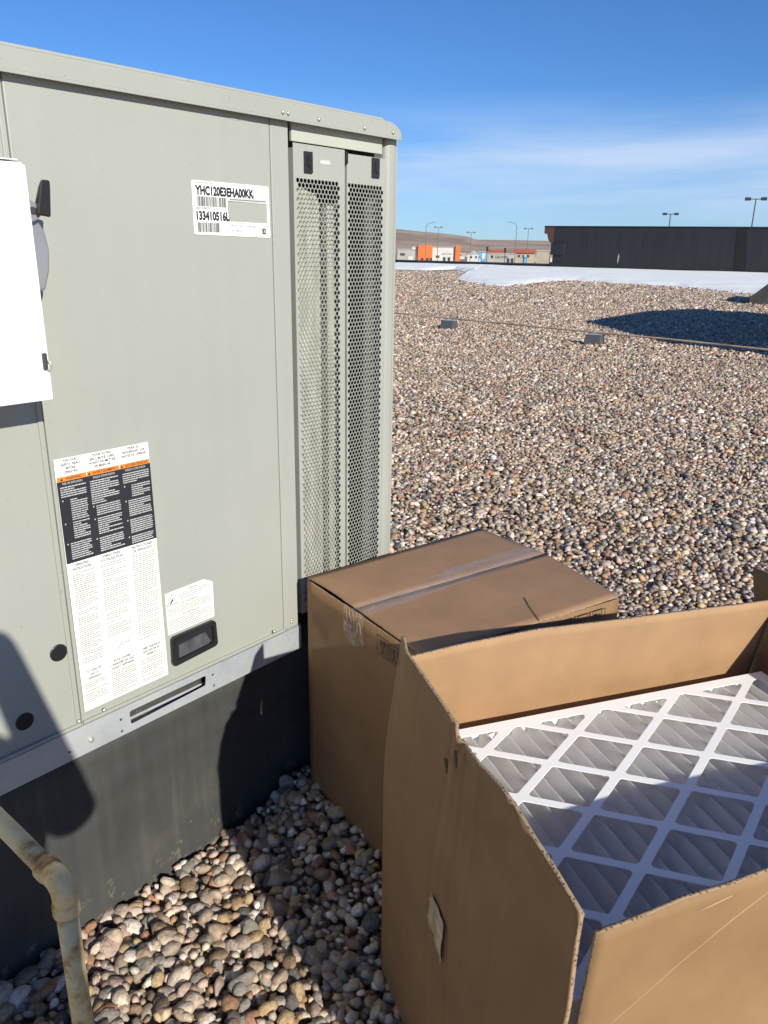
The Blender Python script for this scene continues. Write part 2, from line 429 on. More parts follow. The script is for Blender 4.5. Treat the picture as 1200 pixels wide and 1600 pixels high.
M['far_dark'] = mat('far_dark_glass', (0.05, 0.055, 0.06), 0.4)
M['pole'] = mat('grey_pole', (0.16, 0.15, 0.14), 0.6)
M['pole_dark'] = mat('bronze_pole', (0.05, 0.042, 0.036), 0.6)
M['parapet'] = mat('parapet_membrane', (0.019, 0.020, 0.022), 0.65, vary=0.12, vscale=1.0, stretch=(1, 3, .3), bump=.12, bscale=1.5)
M['cornice'] = mat('cornice_brown', (0.10, 0.045, 0.03), 0.7)
M['store_wall'] = mat('store_wall', (0.35, 0.30, 0.25), 0.85)
M['block'] = mat('grey_support_block', (0.085, 0.088, 0.095), 0.6)
M['gas_pipe'] = mat('tan_gas_pipe', (0.46, 0.34, 0.22), 0.5, vary=0.2, vscale=3)

# ------------------------------------------------------------------ helpers
def link(o, parent=None):
    C.objects.link(o)
    if parent is not None:
        o.parent = parent
    return o

def tag(o, label, cat, group=None):
    o['label'] = label
    o['category'] = cat
    if group:
        o['group'] = group
    return o

def thing(name, label, cat, loc=(0, 0, 0), rotz=0.0, group=None):
    o = bpy.data.objects.new(name, None)
    o.empty_display_size = 0.1
    o.location = loc
    o.rotation_euler = (0, 0, rotz)
    link(o)
    return tag(o, label, cat, group)

class MB:
    def __init__(s):
        s.v, s.f, s.smooth_from = [], [], None
    def add(s, vs, fs):
        k = len(s.v)
        s.v += [tuple(p) for p in vs]
        s.f += [tuple(i + k for i in f) for f in fs]
        return s
    def box(s, x0, x1, y0, y1, z0, z1):
        vs = [(x, y, z) for z in (z0, z1) for y in (y0, y1) for x in (x0, x1)]
        return s.add(vs, [(0, 2, 3, 1), (4, 5, 7, 6), (0, 1, 5, 4), (2, 6, 7, 3), (0, 4, 6, 2), (1, 3, 7, 5)])
    def prism(s, pts, origin, ax, ay, depth):
        """2-D outline in the plane (ax, ay) pushed along depth"""
        o, ax, ay, d = Vector(origin), Vector(ax), Vector(ay), Vector(depth)
        n = len(pts)
        a = [o + ax * p[0] + ay * p[1] for p in pts]
        b = [p + d for p in a]
        fs = [tuple(range(n)), tuple(range(2 * n - 1, n - 1, -1))]
        fs += [(i, i + n, (i + 1) % n + n, (i + 1) % n) for i in range(n)]
        return s.add(a + b, fs)
    def tube(s, pts, r, n=12, cap=True):
        pts = [Vector(p) for p in pts]
        rs = r if isinstance(r, (list, tuple)) else [r] * len(pts)
        rings, up = [], None
        for i, p in enumerate(pts):
            t = (pts[min(i + 1, len(pts) - 1)] - pts[max(i - 1, 0)]).normalized()
            if up is None:
                up = t.orthogonal().normalized()
            up = (up - t * up.dot(t)).normalized()
            w = t.cross(up)
            rings.append([p + (up * math.cos(a) + w * math.sin(a)) * rs[i] for a in [2 * math.pi * k / n for k in range(n)]])
        vs = [q for r_ in rings for q in r_]
        fs = [(i * n + k, i * n + (k + 1) % n, (i + 1) * n + (k + 1) % n, (i + 1) * n + k) for i in range(len(pts) - 1) for k in range(n)]
        if cap:
            fs += [tuple(range(n - 1, -1, -1)), tuple(range((len(pts) - 1) * n, len(pts) * n))]
        return s.add(vs, fs)
    def quad(s, a, b, c, d):
        return s.add([a, b, c, d], [(0, 1, 2, 3)])
    def build(s, name, material, parent=None, smooth=False, bevel=0.0, segs=2, fix=True):
        me = bpy.data.meshes.new(name)
        me.from_pydata(s.v, [], s.f)
        if fix:
            bm = bmesh.new(); bm.from_mesh(me)
            bmesh.ops.recalc_face_normals(bm, faces=bm.faces)
            bm.to_mesh(me); bm.free()
        me.materials.append(material)
        if smooth:
            for p in me.polygons: p.use_smooth = True
        o = bpy.data.objects.new(name, me)
        link(o, parent)
        if bevel:
            b = o.modifiers.new('bevel', 'BEVEL'); b.width = bevel; b.segments = segs; b.limit_method = 'ANGLE'
            b.angle_limit = math.radians(40)
        return o

def rounded(poly, r, n=5):
    """round the corners of a convex 2-D polygon"""
    out, m = [], len(poly)
    for i in range(m):
        p, a, b = Vector(poly[i]), Vector(poly[i - 1]), Vector(poly[(i + 1) % m])
        da, db = (a - p), (b - p)
        la, lb = da.length, db.length
        if la < 1e-6 or lb < 1e-6:
            continue
        da /= la; db /= lb
        half = math.acos(max(-1, min(1, da.dot(db)))) / 2
        if half > 1.5:
            out.append((p.x, p.y)); continue
        t = min(r / math.tan(half), la * 0.48, lb * 0.48)
        rr = t * math.tan(half)
        c = p + (da + db).normalized() * (t / math.cos(half))
        s, e = p + da * t, p + db * t
        a0 = math.atan2(s.y - c.y, s.x - c.x); a1 = math.atan2(e.y - c.y, e.x - c.x)
        d = (a1 - a0 + math.pi) % (2 * math.pi) - math.pi
        out += [(c.x + rr * math.cos(a0 + d * k / n), c.y + rr * math.sin(a0 + d * k / n)) for k in range(n + 1)]
    return out

def plate(name, outer, holes, thick, material, parent, mtx):
    """flat plate with holes: 2-D curve filled and extruded, turned into a mesh"""
    cu = bpy.data.curves.new(name, 'CURVE')
    cu.dimensions = '2D'; cu.fill_mode = 'BOTH'; cu.extrude = thick / 2
    for poly in [outer] + holes:
        sp = cu.splines.new('POLY'); sp.points.add(len(poly) - 1); sp.use_cyclic_u = True
        for p, q in zip(sp.points, poly): p.co = (q[0], q[1], 0, 1)
    t = bpy.data.objects.new('tmp', cu)
    me = bpy.data.meshes.new_from_object(t)
    bpy.data.objects.remove(t); bpy.data.curves.remove(cu)
    me.transform(mtx)
    me.name = name
    me.materials.clear(); me.materials.append(material)
    return link(bpy.data.objects.new(name, me), parent)

def text_mesh(s, bold=0.0, spacing=1.0):
    cu = bpy.data.curves.new('t', 'FONT'); cu.body = s; cu.offset = bold; cu.resolution_u = 3
    cu.space_character = spacing
    t = bpy.data.objects.new('tmp', cu)
    me = bpy.data.meshes.new_from_object(t)
    bpy.data.objects.remove(t); bpy.data.curves.remove(cu)
    vs = [v.co.copy() for v in me.vertices]; fs = [tuple(p.vertices) for p in me.polygons]
    bpy.data.meshes.remove(me)
    return vs, fs

def write(mb, s, origin, ax, ay, x, y, w=None, h=0.01, align='l', bold=0.0):
    """put lettering on a plane: (x, y) is the baseline start/centre, w the wanted width, h the cap height"""
    vs, fs = text_mesh(s, bold)
    if not vs:
        return
    x0 = min(v.x for v in vs); x1 = max(v.x for v in vs); y1 = max(v.y for v in vs)
    sy = h / max(0.5, min(y1, 0.74))
    sx_ = (w / (x1 - x0)) if w else sy * 0.9
    ww = (x1 - x0) * sx_
    off = x - {'l': 0, 'c': ww / 2, 'r': ww}[align]
    o, ax, ay = Vector(origin), Vector(ax), Vector(ay)
    mb.add([o + ax * (off + (v.x - x0) * sx_) + ay * (y + v.y * sy) for v in vs], fs)

def dashes(mb, origin, ax, ay, x0, x1, ytop, ybot, pitch, hgt, r, gap=0.18, para=0.12):
    """rows of print too small to read"""
    o, ax, ay = Vector(origin), Vector(ax), Vector(ay)
    y = ytop
    while y > ybot:
        end = x1 - (r.random() * 0.6 * (x1 - x0) if r.random() < 0.25 else r.random() * 0.04 * (x1 - x0))
        x = x0
        while x < end:
            L_ = r.uniform(0.0016, 0.0085)
            e2 = min(x + L_, end)
            mb.add([o + ax * x + ay * y, o + ax * e2 + ay * y, o + ax * e2 + ay * (y + hgt), o + ax * x + ay * (y + hgt)], [(0, 1, 2, 3)])
            x = e2 + r.uniform(0.0006, 0.0011)
        y -= pitch
        if r.random() < para:
            y -= pitch * 0.8

def sheet(name, P, ns, nt, thick, mats, parent, wob=0.0, wscale=4.0, seed=0.0, offset=0.0):
    """a curved board: P(s, t) gives the surface; solidified with a corrugated rim"""
    vs, fs = [], []
    for j in range(nt + 1):
        for i in range(ns + 1):
            p = Vector(P(i / ns, j / nt))
            vs.append(p)
    if wob:
        for k, p in enumerate(vs):
            i, j = k % (ns + 1), k // (ns + 1)
            a = vs[min(i + 1, ns) + j * (ns + 1)] - vs[max(i - 1, 0) + j * (ns + 1)]
            b = vs[i + min(j + 1, nt) * (ns + 1)] - vs[i + max(j - 1, 0) * (ns + 1)]
            n = a.cross(b)
            if n.length > 1e-9:
                n.normalize()
                q = p * wscale + Vector((seed, seed * 2, seed * 3))
                p += n * (mnoise.noise(q) * wob + mnoise.noise(q * 4) * wob * 0.22)
    for j in range(nt):
        for i in range(ns):
            a = i + j * (ns + 1)
            fs.append((a, a + 1, a + ns + 2, a + ns + 1))
    me = bpy.data.meshes.new(name)
    me.from_pydata([tuple(p) for p in vs], [], fs)
    for m in mats: me.materials.append(m)
    for p in me.polygons: p.use_smooth = True
    o = link(bpy.data.objects.new(name, me), parent)
    so = o.modifiers.new('board', 'SOLIDIFY'); so.thickness = thick; so.offset = offset
    if len(mats) > 1:
        so.material_offset_rim = 1
    if len(mats) > 2:
        so.material_offset = 2
    return o

# ------------------------------------------------------------------ THE SETTING
def polar_sheet(name, radii, a0, a1, na, hfun, material):
    vs, fs = [], []
    for r in radii:
        for k in range(na + 1):
            a = math.radians(a0 + (a1 - a0) * k / na)
            vs.append((r * math.cos(a), r * math.sin(a), hfun(r, math.degrees(a))))
    for j in range(len(radii) - 1):
        for k in range(na):
            q = j * (na + 1) + k
            fs.append((q, q + na + 1, q + na + 2, q + 1))
    me = bpy.data.meshes.new(name); me.from_pydata(vs, [], fs); me.materials.append(material)
    for p in me.polygons: p.use_smooth = True
    o = link(bpy.data.objects.new(name, me)); o['kind'] = 'structure'
    return o

GROUND_Z = -8.0
g = polar_sheet('ground', [0.5, 90, 200, 400, 800, 1500, 3000, 7000, 15000], 0, 360, 96, lambda r, a: GROUND_Z, M['plain'])

def ridge(a):
    pts = [(-30, 40), (0, 44), (23, 46), (29.6, 46), (31.7, 48), (34.2, 47), (34.7, 60), (35.6, 66), (36.5, 72), (37.9, 78), (39.5, 88), (45, 92), (60, 70), (90, 50), (120, 40)]
    for (x0, y0), (x1, y1) in zip(pts, pts[1:]):
        if a <= x1:
            return y0 + (y1 - y0) * (a - x0) / (x1 - x0)
    return 40
def hill_h(r, a):
    t = min(1, max(0, (r - 1500) / 2500)); t = t * t * (3 - 2 * t)
    n = mnoise.fractal(Vector((r * math.cos(math.radians(a)), r * math.sin(math.radians(a)), 0)) * 0.0022, 1.0, 2.0, 5)
    top = ridge(a)
    back = 1 - 0.3 * min(1, max(0, (r - 4000) / 2500))
    return -8.5 + (top + 8.5) * t * back + n * 14 * t * (1 - t) * 1.6 + n * 1.6 * t
polar_sheet('hills', [1500 + 110 * i for i in range(24)] + [4200, 4600, 5200, 6000, 7000], -30, 120, 420, hill_h, M['hill'])

# the roof: slab of the store, gravel bed on top
rf = MB().box(-30, 67.0, -60, 70, -7.9, -0.045).build('flat_roof', M['gravel_bed'])
rf['kind'] = 'structure'

# ---- pebbles
def ico(sub):
    bm = bmesh.new(); bmesh.ops.create_icosphere(bm, subdivisions=sub, radius=1.0)
    v = np.array([q.co[:] for q in bm.verts]); f = np.array([[w.index for w in p.verts] for p in bm.faces])
    bm.free(); return v, f
rng = np.random.default_rng(11)
PALA = np.array(PAL)
RV = np.array([RIGHT[:], DOWN[:], FWD[:]])
def project(p):
    c = (p - np.array([0, 0, 1.5])) @ RV.T
    return 600 + 1224 * c[:, 0] / c[:, 2], 800 + 1224 * c[:, 1] / c[:, 2], c[:, 2]

B1L = np.array([1.310, 1.363]); B1A = math.radians(-11)
def box1_pt(x, y):
    return B1L + np.array([math.cos(B1A) * x - math.sin(B1A) * y, math.sin(B1A) * x + math.cos(B1A) * y])
B1C = [box1_pt(*p) for p in ((0, 0), (0.632, 0.001), (0.558, -0.560), (-0.030, -0.495))]
B2C = np.array([0.982, 0.795]); B2A = math.radians(-30.6)
def box2_pt(x, y):
    return B2C + np.array([math.cos(B2A) * x - math.sin(B2A) * y, math.sin(B2A) * x + math.cos(B2A) * y])
B2P = [box2_pt(*p) for p in ((0, .05), (0.875, .05), (0.875, -0.60), (0, -0.60))]

def inside(P, poly, grow=0.0):
    c = np.mean(poly, axis=0); poly = [c + (q - c) * (1 + grow) for q in poly]
    ok = np.ones(len(P), bool); n = len(poly)
    sgn = None
    for i in range(n):
        a, b = poly[i], poly[(i + 1) % n]
        cr_ = (b[0] - a[0]) * (P[:, 1] - a[1]) - (b[1] - a[1]) * (P[:, 0] - a[0])
        s = np.sign(cr_)
        if sgn is None:
            sgn = np.sign((b[0] - a[0]) * (c[1] - a[1]) - (b[1] - a[1]) * (c[0] - a[0]))
        ok &= (s == sgn)
    return ok

def mound(x, y):
    a, b = B1C[0], B1C[3]
    d = (b - a) / np.linalg.norm(b - a)
    n = np.array([d[1], -d[0]])
    t = (x - a[0]) * d[0] + (y - a[1]) * d[1]
    s = (x - a[0]) * n[0] + (y - a[1]) * n[1]
    m = 0.05 * np.exp(-(s / 0.13) ** 2) * np.exp(-((np.clip(t, 0, .5) - t) / 0.12) ** 2)
    return m + 0.008 * np.sin(x * 5.1 + 1.0) * np.cos(y * 4.3)

def field(r0, r1, a0, a1, spacing, size, zlo, zhi, jit=0.42):
    a0, a1 = math.radians(a0), math.radians(a1)
    X0, X1 = -0.2, r1; Y0, Y1 = r1 * math.sin(min(a0, 0)) - .1, r1 * math.sin(a1) + .1
    xs = np.arange(X0, X1, spacing); ys = np.arange(Y0, Y1, spacing * 0.866)
    gx, gy = np.meshgrid(xs, ys); gx = gx + (np.arange(len(ys))[:, None] % 2) * spacing / 2
    P = np.stack([gx.ravel(), gy.ravel()], 1) + rng.uniform(-jit, jit, (gx.size, 2)) * spacing
    r = np.hypot(P[:, 0], P[:, 1]); a = np.arctan2(P[:, 1], P[:, 0])
    k = (r >= r0) & (r < r1) & (a > a0) & (a < a1)
    k &= ~((P[:, 1] > 1.425) & (P[:, 0] < 1.76) & (P[:, 1] < 3.0))
    k &= ~inside(P, B1C, -0.06) & ~inside(P, B2P, -0.06)
    P = P[k]; n = len(P)
    S = size * np.clip(rng.lognormal(0, 0.31, n), 0.5, 1.85)
    Z = rng.uniform(zlo, zhi, n) + mound(P[:, 0], P[:, 1])
    return P, Z, S

def rotmats(n, tilt):
    a = rng.uniform(0, 2 * math.pi, n); b = rng.normal(0, tilt, n); c = rng.normal(0, tilt, n)
    ca, sa, cb, sb, cc, sc = np.cos(a), np.sin(a), np.cos(b), np.sin(b), np.cos(c), np.sin(c)
    z = np.zeros(n); o = np.ones(n)
    Rz = np.array([[ca, -sa, z], [sa, ca, z], [z, z, o]]).transpose(2, 0, 1)
    Rx = np.array([[o, z, z], [z, cb, -sb], [z, sb, cb]]).transpose(2, 0, 1)
    Ry = np.array([[cc, z, sc], [z, o, z], [-sc, z, cc]]).transpose(2, 0, 1)
    return Rx @ Ry @ Rz

def shapes(sub, count):
    v, f = ico(sub); out = []
    for i in range(count):
        w = v.copy()
        for _ in range(3):
            kx = rng.normal(0, 1.1, 3); ph = rng.uniform(0, 6.28)
            w = w * (1 + 0.13 * np.sin(v @ kx + ph))[:, None]
        for _ in range(6):                       # worn facets
            d = rng.normal(0, 1, 3); d /= np.linalg.norm(d); h = rng.uniform(0.52, 0.82)
            q = w @ d; w = w - np.outer(np.maximum(q - h, 0) * 0.92, d)
        w *= np.array([1.0, rng.uniform(0.62, 0.92), rng.uniform(0.42, 0.68)])
        out.append(w)
    return out, f

def stones(P, Z, S, sub, tilt=0.38):
    sh, f = shapes(sub, 24)
    sh = np.array(sh); n = len(P); nv = sh.shape[1]
    V = sh[rng.integers(0, 24, n)] * S[:, None, None]
    V = np.einsum('nij,nkj->nki', rotmats(n, tilt), V)
    V[:, :, 0] += P[:, None, 0]; V[:, :, 1] += P[:, None, 1]; V[:, :, 2] += Z[:, None]
    F = f[None] + (np.arange(n) * nv)[:, None, None]
    col = PALA[rng.integers(0, len(PAL), n)] * rng.uniform(0.75, 1.25, (n, 1)) * (1 + rng.normal(0, 0.04, (n, 3)))
    return V.reshape(-1, 3), F.reshape(-1, 3), np.repeat(col, nv, 0)

def stones_low(P, Z, S):
    v = np.array([(1, 0, 0), (-1, 0, 0), (0, .8, 0), (0, -.8, 0), (0, 0, .6), (0, 0, -.6)], float)
    f = np.array([(0, 2, 4), (2, 1, 4), (1, 3, 4), (3, 0, 4), (2, 0, 5), (1, 2, 5), (3, 1, 5), (0, 3, 5)])
    n = len(P)
    V = v[None] * S[:, None, None] * rng.uniform(.8, 1.2, (n, 6, 1))
    V = np.einsum('nij,nkj->nki', rotmats(n, .5), V)
    V[:, :, 0] += P[:, None, 0]; V[:, :, 1] += P[:, None, 1]; V[:, :, 2] += Z[:, None]
    F = f[None] + (np.arange(n) * 6)[:, None, None]
    col = PALA[rng.integers(0, len(PAL), n)] * rng.uniform(0.85, 1.3, (n, 1))
    return V.reshape(-1, 3), F.reshape(-1, 3), np.repeat(col, 6, 0)

def big_mesh(name, parts, material):
    off = 0; Vs, Fs, Cs = [], [], []
    for v, f, c in parts:
        Vs.append(v); Fs.append(f + off); Cs.append(c); off += len(v)
    V, F, Cc = np.concatenate(Vs), np.concatenate(Fs), np.concatenate(Cs)
    me = bpy.data.meshes.new(name)
    me.vertices.add(len(V)); me.vertices.foreach_set('co', V.astype(np.float32).ravel())
    me.loops.add(F.size); me.loops.foreach_set('vertex_index', F.astype(np.int32).ravel())
    me.polygons.add(len(F))
    me.polygons.foreach_set('loop_start', np.arange(0, F.size, 3, dtype=np.int32))
    me.polygons.foreach_set('use_smooth', np.ones(len(F), bool))
    at = me.attributes.new('stone', 'FLOAT_COLOR', 'POINT')
    at.data.foreach_set('color', np.concatenate([np.clip(Cc, 0, 1), np.ones((len(Cc), 1))], 1).astype(np.float32).ravel())
    me.update(calc_edges=True); me.validate()
    me.materials.append(material)
    return link(bpy.data.objects.new(name, me))

parts = []
near = field(0.5, 3.6, 2, 84, 0.0235, 0.0173, -0.011, 0.006)
P, Z, S = near
px_, py_, dz_ = project(np.column_stack([P, Z]))
vis = (px_ > -10) & (px_ < 1210) & (py_ < 1625) & (py_ > 0) & (dz_ > 0.3)
vis &= ~((px_ > 596) & (py_ > 960)) & ~((px_ > 478) & (py_ > 880) & (P[:, 1] < 1.4) & (px_ > 478 + (py_ - 1218) * 0.9))
score = np.where(vis, S / dz_, 0)
top300 = np.argsort(-score)[:300]
rest = np.ones(len(P), bool); rest[top300] = False
wide = (px_ > -150) & (px_ < 1350) & (py_ < 1750) & (dz_ > 0.2)
parts.append(stones(P[rest & wide], Z[rest & wide], S[rest & wide], 1))
parts.append(stones(P[rest & ~wide], Z[rest & ~wide], S[rest & ~wide], 0))
P2, Z2, S2 = field(0.5, 3.6, 2, 84, 0.028, 0.0185, -0.030, -0.016)
parts.append(stones(P2, Z2, S2, 0))
P2, Z2, S2 = field(3.6, 4.6, 2, 47, 0.0275, 0.0195, -0.016, 0.006)
parts.append(stones(P2, Z2, S2, 1))
P2, Z2, S2 = field(4.6, 6.5, 2, 46, 0.030, 0.0210, -0.016, 0.006)
parts.append(stones(P2, Z2, S2, 0))
P2, Z2, S2 = field(6.5, 13, 6, 43, 0.036, 0.0245, -0.018, 0.008)
parts.append(stones(P2, Z2, S2, 0))
P2, Z2, S2 = field(13, 24, 11, 42, 0.056, 0.034, -0.02, 0.006)
parts.append(stones_low(P2, Z2, S2))
P2, Z2, S2 = field(24, 36, 12, 43, 0.10, 0.056, -0.02, 0.0)
parts.append(stones_low(P2, Z2, S2))
P2, Z2, S2 = field(36, 58, 12, 43, 0.145, 0.075, -0.02, 0.0)
parts.append(stones_low(P2, Z2, S2))
gv = big_mesh('gravel', parts, M['pebble_field'])
gv['kind'] = 'stuff'
tag(gv, 'rounded tan, brown and grey river gravel covering the flat roof', 'gravel')

sh, f3 = shapes(2, 14)
pm = []
for i, w in enumerate(sh):
    me = bpy.data.meshes.new('pebble'); me.from_pydata([tuple(q) for q in w], [], [tuple(map(int, t)) for t in f3])
    for p in me.polygons: p.use_smooth = True
    me.materials.append(M['pebble_one']); pm.append(me)
Rm = rotmats(300, 0.38)
for k, i in enumerate(top300):
    o = bpy.data.objects.new('pebble', pm[k % 14])
    mt = Matrix([list(r) for r in Rm[k]]).to_4x4() @ Matrix.Scale(float(S[i]), 4)
    mt.translation = (float(P[i, 0]), float(P[i, 1]), float(Z[i]))
    link(o, rf); o.matrix_world = mt

# ---- snow along the far parapet
def snow_sheet():
    near_e = [(49.3, 43.6), (49.6, 38.1), (55.5, 39.8), (50.0, 34.7), (39.9, 27.9), (34.3, 24.5), (30.1, 20.4), (29.3, 18.3), (31.6, 18.9),
              (35.9, 20.2), (39.2, 20.2), (37.2, 17.1), (37.2, 14.8), (35.2, 12.1), (32.9, 9.6), (31.0, 8.0), (29.0, 4.0), (28.0, -6)]
    E_ = []
    for (a, b) in zip(near_e, near_e[1:]):
        for k in range(10):
            t = k / 10; x = a[0] + (b[0] - a[0]) * t; y = a[1] + (b[1] - a[1]) * t
            d = mnoise.noise(Vector((x * .9, y * .9, 3))) * 0.7 + mnoise.noise(Vector((x * 3, y * 3, 9))) * 0.2
            E_.append((x + d, y + d * .4))
    vs, fs, n = [], [], 14
    for (x, y) in E_:
        for k in range(n + 1):
            t = k / n; xx = x + (66.9 - x) * t; yy = y + (y * 66.9 / max(x, 1) * 0.93 - y) * t if y > 0 else y
            h = -0.04 + 0.20 * min(1, t * 7) ** 0.5 + mnoise.noise(Vector((xx * .25, yy * .25, 0))) * 0.06 * min(1, t * 4)
            vs.append((xx, yy, h))
    for j in range(len(E_) - 1):
        for k in range(n):
            a = j * (n + 1) + k
            fs.append((a, a + 1, a + n + 2, a + n + 1))
    me = bpy.data.meshes.new('snow'); me.from_pydata(vs, [], fs); me.materials.append(M['snow'])
    for p in me.polygons: p.use_smooth = True
    o = link(bpy.data.objects.new('snow', me)); o['kind'] = 'stuff'
    return tag(o, 'thin drift of bright snow lying along the far parapet', 'snow')
snow_sheet()

# ---- far parapets
lo = thing('low_parapet', 'low black parapet edging the roof behind the snow, left of the tall wall', 'parapet', (67, 50, 0))
MB().box(0.0, 0.4, -12.8, 26, -0.1, 0.32).build('wall', M['parapet'], lo)
MB().box(-0.06, 0.46, -12.8, 26, 0.32, 0.40).build('coping', M['far_dark'], lo)
hw = thing('tall_parapet_wall', 'tall black membrane-covered parapet wall beyond the snow with a brown cornice end', 'wall', (67, 37, 0))
MB().add([(0, 0, -.1), (0, -70, -.1), (0, -70, 2.9), (0, 0, 3.55), (3.0, 0, -.1), (3.0, -70, -.1), (3.0, -70, 2.9), (3.0, 0, 3.55)],
         [(0, 1, 2, 3), (4, 7, 6, 5), (3, 2, 6, 7), (0, 3, 7, 4), (1, 5, 6, 2), (0, 4, 5, 1)]).build('wall', M['parapet'], hw)
MB().prism([(0.01, 3.6), (1.05, 3.6), (1.05, 3.02), (0.75, 2.95), (0.62, 2.5), (0.3, 2.15), (0.01, 2.0)], (0.02, 0, 0), (0, 1, 0), (0, 0, 1), (2.9, 0, 0)).build('cornice', M['cornice'], hw)
MB().add([(-.05, 1.05, 3.6), (-.05, -70, 2.95), (-.05, -70, 3.01), (-.05, 1.05, 3.67), (3.05, 1.05, 3.6), (3.05, -70, 2.95), (3.05, -70, 3.01), (3.05, 1.05, 3.67)],
         [(0, 1, 2, 3), (4, 7, 6, 5), (3, 2, 6, 7), (0, 3, 7, 4), (0, 4, 5, 1), (1, 5, 6, 2)]).build('coping', M['far_dark'], hw)
MB().prism([(-17.0, -.1), (-16.1, -.1), (-15.9, 3.37), (-16.6, 3.36)], (-.03, 0, 0), (0, 1, 0), (0, 0, 1), (.02, 0, 0)).build('dark_strip', M['dark'], hw)  # thin dark strip laid on the wall face
MB().box(-.12, -.02, -1.2, 0.2, 1.2, 2.2).build('patch', M['parapet'], hw)
MB().box(-.12, -.02, -.7, 0.2, -.05, .55).build('patch', M['parapet'], hw)
for k in range(3):
    yy = -6.2 - k * 17.9 + rnd.uniform(-.8, .8)
    if -18.2 < yy < -15.2: continue
    MB().box(-.025, -.003, yy, yy + rnd.uniform(.05, .1), -.08, 3.2 - 0.0093 * -yy).build('seam_lap', M['parapet'], hw)
MB().prism([(0, 0), (.05, .1), (.12, .5), (.05, .85), (-.03, .55)], (-.01, -6.3, .55), (0, -1, 0), (0, 0, 1), (-.01, 0, 0)).build('scuff', M['house_grey'], hw)

# ------------------------------------------------------------------ town beyond
def far_box(name, label, cat, x, y, yaw, w, d, h, wall, z0=GROUND_Z, group=None):
    """building whose front (local -x) faces the roof; width along local y"""
    t = thing(name, label, cat, (x, y, z0), math.radians(yaw), group)
    MB().box(0, d, -w / 2, w / 2, 0, h).build('wall', wall, t)
    MB().box(-.3, d + .3, -w / 2 - .3, w / 2 + .3, h, h + .5).build('roof', M['house_grey'], t)
    return t
# big store with orange entrance
st = far_box('big_store', 'big white store with a tall orange entrance block, left in the distance', 'store', 440, 330.5, 37, 31, 40, 10.6, M['house_white'])
MB().box(-3, 5, 2.0, 11.4, 0, 12.0).build('entrance_block', M['house_orange'], st)
MB().box(-2, 6, -16.4, -13.2, 0, 12.0).build('corner_block', M['house_orange'], st)
for yy in (8.6, 5.2, 2.9):
    MB().box(-3.2, -3.02, yy - .8, yy + .8, 0, 4).build('door', M['far_dark'], st)
for yy in (-1.5, -5.5, -9.5):
    MB().box(-.2, -.02, yy - 1.2, yy + 1.2, 4.2, 5.6).build('window', M['far_dark'], st)
gs = far_box('warehouse', 'low grey warehouse with a pale wall beside the store with the orange block', 'warehouse', 405, 327, 39, 11, 30, 9.0, M['house_grey'])
MB().box(-.2, -.02, -4, -1, 0, 5).build('loading_door', M['house_white'], gs)
MB().box(-.2, -.02, 1, 4, 5.5, 6.8).build('window', M['far_dark'], gs)
ks = far_box('kiosk_building', 'small white kiosk with a flat roof in front of the big white store', 'kiosk', 387.5, 283, 36, 6.0, 5, 6.9, M['house_white'])
for yy in (-1.5, 1.2):
    MB().box(-.2, -.02, yy - .7, yy + .7, 3.2, 5.2).build('window', M['far_dark'], ks)
sb = far_box('blue_wash_tower', 'blue and white mural-like block at the left end of the car wash', 'building', 391, 260.6, 33.7, 4.4, 4, 8.4, M['far_blue'])
MB().box(-.15, -.02, -1.6, .2, 4.5, 7.8).build('white_panel', M['house_white'], sb)
MB().box(-.15, -.02, .8, 1.8, 1.0, 4.8).build('white_panel', M['house_white'], sb)
cw = far_box('car_wash', 'long grey car wash building with dark lettering on its front', 'car wash', 421.5, 268.5, 32.5, 18.6, 10, 7.4, M['house_grey'])
mb = MB()
write(mb, 'CAR WASH', (-.06, 2.6, 4.9), (0, -1, 0), (0, 0, 1), 0, 0, w=7.6, h=1.5, bold=0.01)
mb.build('lettering', M['ink'], cw, fix=False)
MB().prism([(0, 0.6), (.75, 1.1), (1.5, .6), (1.3, -.5), (.75, -1.0), (.2, -.5)], (-.08, 5.2, 5.6), (0, -1, 0), (0, 0, 1), (.05, 0, 0)).build('emblem', M['ink'], cw)
for i, yy in enumerate((-7.6, -5.2)):
    MB().box(-.1, -.02, yy - .8, yy + .8, 0.2, 5.0).build('door', M['far_dark'], cw)
for (x, y, w, h, z, lab) in ((454, 292, 12, 7.6, 1.6, 'long house with a rust red roof just behind the car wash lettering'),
                             (463.5, 277, 13, 8.0, 1.5, 'red roofed house behind the right end of the car wash')):
    hb = thing('red_roofed_house', lab, 'house', (x, y, GROUND_Z), math.radians(32))
    MB().box(0, 8, -w / 2, w / 2, 0, h).build('wall', M['house_tan'], hb)
    MB().prism([(-1, 0), (9, 0), (4, 2.2)], (0, -w / 2 - .5, h + .01), (1, 0, 0), (0, 0, 1), (0, w + 1, 0)).build('roof', M['red_roof'], hb)
    for yy in (-3, 0, 3):
        MB().box(-.15, -.02, yy - .7, yy + .7, h - 2.6, h - 1.1).build('window', M['far_dark'], hb)
